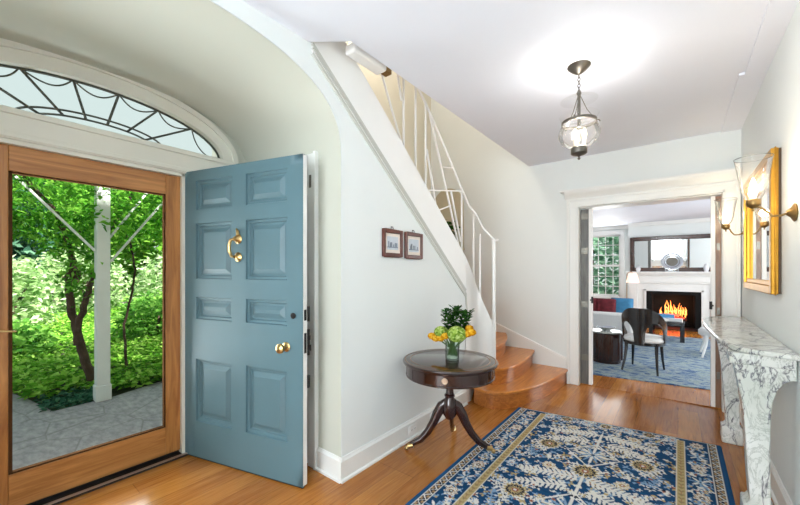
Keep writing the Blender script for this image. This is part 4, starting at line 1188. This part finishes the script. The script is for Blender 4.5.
mb = MB(); mb.box(-.25, -.235, YF-.20, YF-.06, 1.3757, 1.40); mb.box(.0, .015, YF-.20, YF-.06, 1.3757, 1.40); mb.box(-.25, .015, YF-.10, YF-.09, 1.3757, 1.395); mb.box(-.25, -.235, YF-.205, YF-.19, 1.3757, 1.45); mb.box(.0, .015, YF-.205, YF-.19, 1.3757, 1.45)
obj('stand', mb, M['black'], pl)
for x, l, h in ((-.80, 'small white porcelain piece at the left end of the mantel', .15), (.52, 'small white porcelain piece at the right end of the mantel', .18)):
    o = thing('porcelain_jar', l, 'ornament', (x, YF-.13, 1.3755), 0, 'white porcelain on the mantel')
    mb = MB(); mb.lathe([(0, 0), (.035, 0), (.05, h*.3), (.055, h*.5), (.035, h*.72), (.03, h*.78), (0, h*.78)], (x, YF-.13, 1.3757), 20); obj('body', mb, M['ceramic'], o)
    mb = MB(); mb.lathe([(.036, h*.78), (.032, h*.86), (.008, h*.92), (.012, h*.97), (0, h)], (x, YF-.13, 1.3757), 20); obj('lid', mb, M['ceramic'], o)

# floor lamp
fl = thing('floor_lamp', 'slim floor lamp with a small glowing pink shade beside the fireplace', 'lamp', (-.98, 10.15, 0))
mb = MB(); mb.lathe([(0, 0), (.12, 0), (.12, .012), (.02, .025), (0, .026)], (-.98, 10.15, 0), 24); obj('base', mb, M['oldbrass'], fl)
mb = MB(); mb.tube([(-.98, 10.15, .02), (-.98, 10.15, 1.30), (-.95, 10.15, 1.36), (-.88, 10.15, 1.37), (-.86, 10.15, 1.33)], .008, 8); obj('pole', mb, M['oldbrass'], fl)
mb = MB(); mb.shell([(.07, 1.34), (.09, 1.30), (.13, 1.14), (.135, 1.11)], (-.86, 10.15, 0), 24); obj('lamp_shade', mb, M['lampshade'], fl)

# rug in the living room
mb = MB(); mb.prism([(-2.6, 5.14), (-.91, 5.28), (.31, 5.45), (2.2, 5.70), (2.2, 9.45), (-2.6, 9.35)], .0, .012)
tag(obj('area_rug', mb, M['rug2']), 'blue abstract rug on the living room floor', 'rug')

# sofa
so = thing('sofa', 'white upholstered sofa seen end on through the doorway', 'sofa', (-1.45, 8.9, .012))
mb = MB(); mb.box(-2.2, -.68, 8.0, 8.24, .10, .56); obj('arm', mb, M['fabric'], so, bevel=.05, seg=4)
mb = MB(); mb.box(-2.2, -.68, 9.56, 9.80, .10, .56); obj('arm', mb, M['fabric'], so, bevel=.05, seg=4)
mb = MB(); mb.box(-2.2, -1.95, 8.0, 9.8, .10, .84); obj('back', mb, M['fabric'], so, bevel=.05, seg=4)
mb = MB(); mb.box(-1.95, -.70, 8.24, 9.56, .10, .30); obj('base', mb, M['fabric'], so, bevel=.02)
for a, b in ((8.245, 8.895), (8.905, 9.555)):
    mb = MB(); mb.box(-1.94, -.69, a, b, .302, .45); obj('seat_cushion', mb, M['fabric'], so, bevel=.04, seg=4)
for x in (-2.12, -.76):
    for y in (8.08, 9.72):
        mb = MB(); mb.cyl((x, y, .0125), (x, y, .10), .02, .03, 10); obj('foot', mb, M['black'], so)
def cushion(name, lab, c, rz, tilt, mat, s=.44):
    o = thing(name, lab, 'cushion', (c[0], c[1], c[2]-s/2), 0, 'cushions on the sofa')
    mb = MB(); rot = Matrix.Rotation(rz, 3, 'Z') @ Matrix.Rotation(tilt, 3, 'X'); n = 10; vs = []; 
    for sg in (-1, 1):
        for i in range(n+1):
            for j in range(n+1):
                u, v = 2*i/n-1, 2*j/n-1
                t = .085*((1-u**4)*(1-v**4))**.5; pin = 1-.06*(u*u*v*v)-.05*(1-abs(u))*abs(v)**6-.05*(1-abs(v))*abs(u)**6
                vs.append(Vector(c)+rot @ Vector((u*s/2*pin, sg*t, v*s/2*pin)))
    fs = []; q = (n+1)**2
    for k in range(2):
        for i in range(n):
            for j in range(n):
                a = k*q+i*(n+1)+j; fs.append((a, a+1, a+n+2, a+n+1))
    mb.add(vs, fs); obj('cover', mb, mat, o, smooth=60)
cushion('cushion', 'burgundy patterned cushion leaning behind the sofa arm', (-1.17, 8.36, .62), 0, math.radians(-12), M['burg'], .42)
cushion('cushion', 'second burgundy cushion further left on the sofa', (-1.50, 8.36, .62), .1, math.radians(-12), M['burg'], .42)
cushion('cushion', 'sky blue cushion at the front end of the sofa arm', (-.90, 8.40, .64), -.1, math.radians(-12), M['bluefab'], .42)

# side table (drum with ribbed body) and bowl
dt = thing('side_table', 'dark faceted drum side table with a marble top', 'table', (-.86, 6.15, .012))
mb = MB(); mb.lathe([(0, 0), (.19, 0), (.19, .03), (.205, .05), (.205, .43), (.19, .45), (0, .45)], (-.86, 6.15, .0125), 12)
for k in range(12):
    a = 2*PI*k/12; mb.cyl((-.86+.203*math.cos(a), 6.15+.203*math.sin(a), .06), (-.86+.203*math.cos(a), 6.15+.203*math.sin(a), .44), .013, n=8)
obj('drum', mb, M['ebony'], dt, smooth=20)
mb = MB(); mb.lathe([(0, 0), (.225, 0), (.23, .008), (.225, .02), (0, .02)], (-.86, 6.15, .4627), 12); obj('top', mb, M['marble'], dt)
mb = MB(); mb.shell([(.0, .006), (.04, .004), (.05, .002), (.09, .03), (.12, .05), (.125, .052), (.118, .05), (.085, .034), (.04, .008), (0, .01)], (-.86, 6.15, .4835), 24)
tag(obj('silver_bowl', mb, M['silver']), 'shallow silver bowl on the dark side table', 'bowl')

# black spoon-back chair
ch = thing('spoon_back_chair', 'black lacquered chair with arched pierced back and white seat', 'chair', (-.375, 5.93, .0125), -.16)
def horse(t, off=0.0, r=.235):       # t in -1..1 around the back; local -y is the back
    a = -PI/2 + t*PI*.60
    return Vector(((r+off)*math.cos(a)*1.02, (r+off)*math.sin(a)*1.0+.02, 0))
def toph(t): return .875-.40*max(0, abs(t)-.16)**1.6*1.25 if abs(t) > .16 else .875
def shellpart(mb, t0, t1, lo, hi, n=16, th=.022):
    vs = []; fs = []
    for i in range(n+1):
        t = t0+(t1-t0)*i/n
        for z in (lo(t), hi(t)):
            rk = .03*(z-.42)/.45
            for o_ in (0, th): 
                p = horse(t, o_-th/2+rk); vs.append((p.x, p.y, z))
    for i in range(n):
        a = i*4; b = a+4
        fs += [(a, b, b+2, a+2), (a+1, a+3, b+3, b+1), (a, a+1, b+1, b), (a+2, b+2, b+3, a+3)]
    fs += [(0, 2, 3, 1), (n*4, n*4+1, n*4+3, n*4+2)]
    mb.add(vs, fs)
SZ = .43
def arch(t):                        # top of the side openings
    q = (abs(t)-.42)/.29
    return SZ+.05 + (.215-.16*max(0, abs(t)-.3))*math.sqrt(max(0, 1-q*q)) if abs(q) < 1 else SZ
mb = MB(); shellpart(mb, -1, 1, lambda t: max(arch(t), SZ+.02) if .13 < abs(t) < .71 else SZ-.03, lambda t: max(toph(t), SZ+.07), 80)
obj('back', mb, M['black'], ch, local=True, smooth=40)
mb = MB(); mb.lathe([(0, -.03), (.20, -.03), (.235, -.02), (.245, .0), (.235, .03), (.20, .048), (.1, .056), (0, .058)], (0, .03, SZ), 32); obj('seat', mb, M['fabric'], ch, local=True)
mb = MB(); mb.lathe([(0, -.065), (.235, -.065), (.248, -.055), (.248, -.022), (0, -.022)], (0, .03, SZ), 32); obj('seat_rail', mb, M['black'], ch, local=True)
for x, y, dx, dy in ((-.175, -.13, -.03, -.09), (.175, -.13, .03, -.09), (-.17, .18, -.02, .05), (.17, .18, .02, .05)):
    mb = MB(); mb.tube([(x, y, SZ-.03), (x*1.0, y, .30), (x+dx*.35, y+dy*.35, .15), (x+dx, y+dy, .0)], [.022, .020, .016, .012], 10); obj('leg', mb, M['black'], ch, local=True)

# low black table before the fire with books
lt = thing('coffee_table', 'low black table with square legs in front of the fire', 'table', (-.2, 8.95, .012))
bx0, bx1, by0, by1 = -.46, .10, 8.62, 9.30
mb = MB(); mb.box(bx0, bx1, by0, by1, .36, .40); mb.box(bx0+.02, bx1-.02, by0+.02, by1-.02, .32, .36); obj('top', mb, M['black'], lt, bevel=.004)
for x in (bx0, bx1-.07):
    for y in (by0, by1-.07):
        mb = MB(); mb.prism([(x, y), (x+.07, y), (x+.07, y+.07), (x, y+.07)], .0125, .36); obj('leg', mb, M['black'], lt)
bk = [(-.30, 8.80, .30, .22, .045, rgb(226,226,222), .1, 'white book at the left of the low black table'), (-.05, 8.80, .24, .20, .05, rgb(214,218,220), -.1, 'pale book at the right of the low black table'), (-.19, 8.98, .26, .2, .11, rgb(64,132,178), .05, 'thick blue book behind the white ones on the low table')]
for x, y, w, d, h, c_, rz, l in bk:
    o = thing('book', l, 'book', (x, y, .4002), rz, 'books on the low black table')
    cm = paint('book_cover', c_, .4, 0, .05)
    mb = MB(); mb.box(-w/2, w/2, -d/2, d/2, .0, .004); mb.box(-w/2, w/2, -d/2, d/2, h-.004, h); mb.box(-w/2, w/2, -d/2, -d/2+.004, 0, h); obj('cover', mb, cm, o, local=True)
    mb = MB(); mb.box(-w/2+.004, w/2-.004, -d/2+.004, d/2-.004, .004, h-.004); obj('pages', mb, M['paper'], o, local=True)

# white chair partly hidden behind the console
wc = thing('white_armchair', 'white armchair with curved legs partly hidden beyond the doorway', 'chair', (0.56, 7.6, .012))
mb = MB(); mb.lathe([(0, .34), (.28, .34), (.30, .36), (.30, .42), (.27, .46), (0, .47)], (0.56, 7.6, 0), 28); obj('seat', mb, M['fabric'], wc)
mb = MB(); vs = []; fs = []
for i in range(25):
    a = -PI*.62+PI*1.24*i/24
    for z in (.40, .66+.12*math.cos(a)):
        for r in (.28, .33): vs.append((0.56+r*math.cos(a), 7.6+r*math.sin(a), z))
for i in range(24):
    a = i*4; b = a+4; fs += [(a, b, b+2, a+2), (a+1, a+3, b+3, b+1), (a, a+1, b+1, b), (a+2, b+2, b+3, a+3)]
fs += [(0, 2, 3, 1), (96, 97, 99, 98)]
mb.add(vs, fs); obj('backrest', mb, M['fabric'], wc, smooth=50)
for sx, sy in ((-1, -1), (-1, 1), (1, -1), (1, 1)):
    mb = MB(); mb.tube([(0.56+.2*sx, 7.6+.2*sy, .36), (0.56+.215*sx, 7.6+.215*sy, .2), (0.56+.26*sx, 7.6+.26*sy, .0128)], [.026, .02, .014], 10); obj('leg', mb, M['white'], wc)

# ------------------------------------------------------------------ garden outside the front door
mb = MB(); mb.prism([(XL-.28, -3.5), (XL-.28, 5.5), (-5.2, 5.5), (-5.35, 2.6), (-5.5, 1.75), (-5.25, 1.15), (-5.2, .62), (-5.9, .5), (-6.6, .35), (-7.4, .2), (-7.2, -3.5)], -.22, -.10)
struct('terrace', mb, M['flag'], 'grey flagstone terrace outside the front door')
mb = MB(); mb.box(-45, XL-.30, -25, 30, -.5, -.16); struct('ground', mb, M['soil'], 'dark garden soil')

def leaves(name, n, fn, size, mat, seed, parent=None, droop=.3, label=None, cat=None, kind=None, origin=None, wide=.45, flat=0.0):
    rs = np.random.RandomState(seed)
    P = fn(rs, n); n = len(P)
    d = rs.normal(size=(n, 3)); d[:, 2] = d[:, 2]*.5*(1-flat)-droop; d /= np.linalg.norm(d, axis=1)[:, None]
    u = rs.normal(size=(n, 3)); u[:, 2] += 1.2+flat*3; s = np.cross(d, u); s /= np.linalg.norm(s, axis=1)[:, None]+1e-9
    nn = np.cross(s, d)
    L = size*(.6+.8*rs.rand(n))[:, None]; w = L*wide
    v = np.stack([P, P+d*L*.45+s*w/2+nn*w*.15, P+d*L, P+d*L*.45-s*w/2+nn*w*.15], 1).reshape(-1, 3)
    if parent is not None: v = v-np.array(woff(parent))
    i = np.arange(n)*4
    f = np.concatenate([np.stack([i, i+1, i+2], 1), np.stack([i, i+2, i+3], 1)], 1).reshape(-1, 3)
    me = bpy.data.meshes.new(name)
    me.vertices.add(len(v)); me.vertices.foreach_set('co', v.ravel())
    me.loops.add(f.size); me.loops.foreach_set('vertex_index', f.ravel().astype(np.int32))
    me.polygons.add(len(f)); me.polygons.foreach_set('loop_start', np.arange(0, f.size, 3, dtype=np.int32))
    me.update(calc_edges=True); me.materials.append(mat)
    o = bpy.data.objects.new(name, me); COL.objects.link(o)
    if parent is not None: o.parent = parent
    return tag(o, label, cat, None, kind)
def blob(c, r, inner=.55):
    c = np.array(c); r = np.array(r)
    def f(rs, n):
        d = rs.normal(size=(n, 3)); d /= np.linalg.norm(d, axis=1)[:, None]
        lump = 1+.18*np.sin(d[:, :1]*7+c[0])*np.cos(d[:, 1:2]*6+c[1])
        return c+d*r*lump*(inner+(1-inner)*rs.rand(n, 1)**.5)
    return f
def cover_fn(rs, n):
    x = -5.25-9.5*rs.rand(n)**1.35; y = -.6+5.6*rs.rand(n)+(-5-x)*rs.rand(n)*.25
    ok = (x < -5.45-.3*np.sin(y*3)*.3) & ((x < -7.6) | (y > .55+.2*(-5.5-x)*-1.0))
    ok &= (np.hypot(x+5.45, (y-.85)*.9) > .30)
    x, y = x[ok], y[ok]
    hz = .16*rs.rand(len(x))**.7*(1+.5*np.sin(x*3)*np.cos(y*2.7))+np.clip((-x-8)*.035, 0, .2)
    return np.stack([x, y, -.10+hz], 1)
leaves('ground_cover', 42000, cover_fn, .08, M['cover'], 3, droop=-.1, label='bright green leafy ground cover spreading behind the terrace', cat='ground cover', kind='stuff', wide=.7, flat=.5)
def ivy_fn(rs, n):
    x = -5.85+.62*rs.rand(n); y = .56+.52*rs.rand(n)
    return np.stack([x, y, -.15+.09*rs.rand(n)], 1)
leaves('ivy_patch', 700, ivy_fn, .06, M['fir'], 31, droop=-.1, label='dark low ivy patch at the foot of the wisteria trunk', cat='ground cover', kind='stuff', wide=.7, flat=.5)
# porch post with braces
pp = thing('porch_post', 'white square porch post with slanting braces outside the glass door', 'post', (-5.22, 1.03, -.1))
mb = MB(); mb.box(-5.28, -5.16, .968, 1.092, -.0995, 2.79); mb.box(-5.29, -5.15, .958, 1.102, -.0995, .08); obj('post', mb, M['post'], pp, bevel=.006)
for p0, p1 in (((-5.2, 1.10, 1.50), (-5.2, 1.72, 2.40)), ((-5.24, 1.10, 1.78), (-5.24, 1.62, 2.62)), ((-5.2, .96, 1.62), (-5.2, .28, 2.42))):
    mb = MB(); mb.bar(p0, p1, .022, .026, up=(1, 0, 0)); obj('brace', mb, M['post'], pp)
mb = MB(); mb.box(-5.28, -5.16, -1.6, 4.2, 2.79, 2.94); obj('beam', mb, M['post'], pp)
# wisteria
def wob(pts, n=5, a=.012):
    out = []
    for p, q in zip(pts[:-1], pts[1:]):
        p, q = Vector(p), Vector(q)
        for k in range(n): out.append(p.lerp(q, k/n)+Vector((R.uniform(-a, a), R.uniform(-a, a), 0)))
    out.append(Vector(pts[-1])); return out
def taper(n, a, b): return [a+(b-a)*i/(n-1) for i in range(n)]
wt = thing('wisteria_tree', 'twisting dark wisteria trunk with hanging foliage beside the porch post', 'tree', (-5.88, 1.07, -.16))
tr_ = wob([(-5.9, 1.08, -.16), (-5.9, 1.0, .26), (-5.9, .92, .59), (-5.9, .872, .905), (-5.9, .842, 1.155), (-5.9, .895, 1.40), (-5.88, .85, 1.65), (-5.85, .81, 1.83), (-5.8, .70, 2.1), (-5.7, .4, 2.5)])
mb = MB(); mb.tube(tr_, taper(len(tr_), .052, .022), 10); obj('trunk', mb, M['bark'], wt)
tr_ = wob([(-5.88, .93, .47), (-5.83, .90, .66), (-5.80, .99, 1.02), (-5.82, 1.05, 1.28), (-5.86, 1.10, 1.6), (-5.9, 1.28, 2.0), (-5.8, 1.5, 2.5)])
mb = MB(); mb.tube(tr_, taper(len(tr_), .042, .018), 10); obj('branch', mb, M['bark'], wt)
tr_ = wob([(-5.86, .86, 1.18), (-5.80, .80, 1.30), (-5.85, .86, 1.42), (-5.95, .95, 1.38), (-5.93, .93, 1.25), (-5.88, .85, 1.17)], 4, .004)
mb = MB(); mb.tube(tr_, .022, 8); obj('branch', mb, M['bark'], wt)
def canopy_fn(rs, n):
    x = -5.0-2.2*rs.rand(n); y = -.5+4.0*rs.rand(n)
    z = 2.0+.75*rs.rand(n)+.28*np.sin(y*4.2+x*2)*np.cos(x*3.0)
    k = np.abs(y-.85)*.0
    m = (z > 1.85+.25*np.sin(y*5)) 
    return np.stack([x, y, z], 1)[m]
leaves('foliage', 10500, canopy_fn, .085, M['canopy'], 8, wt, .5, wide=.4)
def drape_fn(rs, n):
    t = rs.rand(n); k = rs.randint(0, 7, n)
    bx = np.array([-5.75, -5.8, -5.6, -5.9, -5.7, -5.9, -5.8])[k]; by = np.array([.45, .70, 1.0, 1.25, .85, 1.05, .30])[k]; bl = np.array([.35, .5, .75, .6, 1.0, 1.15, .3])[k]
    return np.stack([bx+.16*rs.normal(size=n), by+.09*rs.normal(size=n), 2.1-bl*t], 1)
leaves('hanging_leaves', 1500, drape_fn, .085, M['canopy'], 9, wt, .7, wide=.4)
# slender sapling
sp = thing('sapling', 'slender curved dark sapling stem to the right of the porch post', 'tree', (-6.2, 1.5, -.16))
tr_ = wob([(-6.2, 1.50, -.16), (-6.2, 1.475, .33), (-6.2, 1.464, .62), (-6.2, 1.56, 1.11), (-6.2, 1.593, 1.40), (-6.2, 1.545, 1.77), (-6.2, 1.46, 2.0), (-6.2, 1.35, 2.3)], 5, .006)
mb = MB(); mb.tube(tr_, taper(len(tr_), .018, .011), 8); obj('stem', mb, M['bark'], sp)
leaves('foliage', 500, blob((-6.2, 1.6, 2.2), (.5, .6, .35)), .13, M['canopy'], 21, sp, .5, wide=.4)
# shrubs and trees behind
bl = [
 ('pale_shrub', 'pale flowering shrub in the garden on the left behind the wisteria', (-11.2, .55, .75), (1.2, .8, 1.0), M['shrub'], .15, 2600),
 ('pale_shrub', 'pale shrub in the middle of the garden behind the porch post', (-14.4, 2.3, .95), (1.3, 1.2, 1.15), M['shrub'], .15, 2600),
 ('pale_shrub', 'pale shrub on the right side of the garden view', (-11.2, 3.9, .8), (1.2, 1.1, 1.1), M['shrub'], .15, 2600),
 ('green_bush', 'bright green bush on the right beyond the ground cover', (-8.6, 2.55, .3), (.75, .65, .62), M['shrubd'], .13, 2200),
 ('green_bush', 'low green bush on the far left beyond the ground cover', (-8.8, .5, .1), (.75, .55, .45), M['shrubd'], .13, 1800),
]
for i, (nm, lab, c, r, mt, s, n) in enumerate(bl):
    o = thing(nm, lab, 'shrub', (c[0], c[1], -.16), 0, 'garden shrubs')
    leaves('foliage', n, blob(c, r), s, mt, 40+i, o, .1, wide=.55)
    mb = MB()
    for q in range(5):
        a = q*1.26; mb.tube([(c[0], c[1], -.16), (c[0]+.3*r[0]*math.cos(a), c[1]+.3*r[1]*math.sin(a), c[2]), (c[0]+.6*r[0]*math.cos(a), c[1]+.6*r[1]*math.sin(a), c[2]+.5*r[2])], [.03, .02, .01], 6)
    obj('stems', mb, M['bark'], o)
tl = [
 ('fir_tree', 'dark bluish evergreen tree at the back left of the garden', (-16.8, .6, 2.6), (1.6, 1.3, 3.0), M['fir'], .30, 4200),
 ('garden_tree', 'light green tree at the back centre of the garden', (-21, 3.3, 3.0), (1.9, 1.8, 3.0), M['tree'], .30, 4200),
 ('garden_tree', 'light green tree at the back right of the garden', (-16.8, 5.2, 2.6), (1.8, 1.6, 2.8), M['tree'], .30, 4200),
 ('garden_tree', 'broad tree filling the gap at the back of the garden', (-28, 4.2, 3.6), (3, 5.0, 4.0), M['shrubd'], .40, 4600),
]
for i, (nm, lab, c, r, mt, s, n) in enumerate(tl):
    o = thing(nm, lab, 'tree', (c[0], c[1], -.16), 0, 'garden trees')
    leaves('foliage', n, blob(c, r, .5), s, mt, 60+i, o, .2, wide=.55)
    mb = MB(); mb.tube([(c[0], c[1], -.16), (c[0]+.1, c[1], c[2]*.5), (c[0], c[1]+.1, c[2]+r[2]*.4)], [.16, .12, .05], 8); obj('trunk', mb, M['bark'], o)
# potted plant on the niche shelf
o = thing('potted_plant', 'small leafy plant in a pot on the niche shelf above the stairs', 'plant', (-2.70, YB-.11, 1.7305))
mb = MB(); mb.lathe([(0, 1.7308), (.045, 1.7308), (.065, 1.84), (.07, 1.86), (.058, 1.86), (.05, 1.85), (0, 1.85)], (-2.70, YB-.11, 0), 20); obj('pot', mb, M['ceramic'], o)
leaves('foliage', 150, blob((-2.70, YB-.13, 2.0), (.15, .07, .17), .2), .075, M['sprig'], 77, o, .1, wide=.5)
# greenery seen through the living room window
o = thing('window_tree', 'leafy tree outside the living room window', 'tree', (-2.6, 15.2, -.16))
leaves('foliage', 5200, blob((-2.9, 15.2, 1.6), (2.4, 1.4, 2.2), .5), .24, M['winleaf'], 80, o, .2, wide=.6)
mb = MB(); mb.tube([(-2.6, 15.2, -.16), (-2.65, 15.2, 1.0), (-2.6, 15.3, 2.2)], [.14, .11, .05], 8); obj('trunk', mb, M['bark'], o)

# ------------------------------------------------------------------ light
w = bpy.data.worlds.new('sky'); sc.world = w; w.use_nodes = True
nt = w.node_tree; bg = nt.nodes['Background']
tc = nt.nodes.new('ShaderNodeTexCoord'); sx = nt.nodes.new('ShaderNodeSeparateXYZ'); nt.links.new(tc.outputs['Generated'], sx.inputs[0])
r = ramp(nt, sx.outputs['Z'], [(0, rgb(234,246,243)), (.5, rgb(222,241,240)), (1, rgb(186,218,240))])
nt.links.new(r.outputs[0], bg.inputs['Color']); bg.inputs['Strength'].default_value = .52
def sun(dirv, e, ang, col):
    l = bpy.data.lights.new('sun', 'SUN'); l.energy = e; l.angle = math.radians(ang); l.color = col
    o = bpy.data.objects.new('sun', l); COL.objects.link(o); o.location = (6, 4, 12)
    o.rotation_euler = Vector(dirv).to_track_quat('-Z', 'Y').to_euler()
sun((-.50, -.22, -.84), 8.5, 1.5, (1, .96, .88))
def area(name, loc, direction, sx_, sy_, e, col=(1, 1, 1)):
    l = bpy.data.lights.new(name, 'AREA'); l.shape = 'RECTANGLE'; l.size = sx_; l.size_y = sy_; l.energy = e; l.color = col
    o = bpy.data.objects.new(name, l); COL.objects.link(o); o.location = loc
    o.rotation_euler = Vector(direction).to_track_quat('-Z', 'Y').to_euler()
area('fill_rear_hall', (-.62, YR-.16, 1.43), (0, 1, .34), 1.6, 2.1, 100, (.89, .95, 1))  # fill lamp at the added rear window, brightens the hall
area('daylight_entry', (XL-.62, .54, 1.2), (1, -.38, .24), .9, 1.7, 34, (.90, .98, 1))
area('fill_living_side', (2.98, 7.6, 1.5), (-1, 0, 0), 2.7, 1.7, 88, (.97, .99, 1))  # fill lamp at the added side window, brightens the living room
area('daylight_living_window', (-1.61, YW-.08, 1.55), (0, -1, 0), .7, 1.6, 16, (.97, 1, 1))
l = bpy.data.lights.new('upstairs_lamp', 'POINT'); l.energy = 30; l.color = (1, .90, .74); l.shadow_soft_size = .25
o = bpy.data.objects.new('upstairs_lamp', l); COL.objects.link(o); o.location = (-2.3, 2.9, 4.5)

# ------------------------------------------------------------------ camera
cam = bpy.data.cameras.new('camera'); co = bpy.data.objects.new('camera', cam); COL.objects.link(co)
co.location = (0, 0, 1.39); co.rotation_euler = (PI/2, 0, math.atan(278/350))
cam.sensor_width = 36; cam.lens = 350/800*36; cam.shift_y = (271-252.5)/800; cam.clip_start = .02
sc.camera = co
vs_ = sc.view_settings
vs_.view_transform = 'Standard'; vs_.look = 'None'; vs_.gamma = 1; vs_.use_curve_mapping = False
vs_.exposure = 0.82
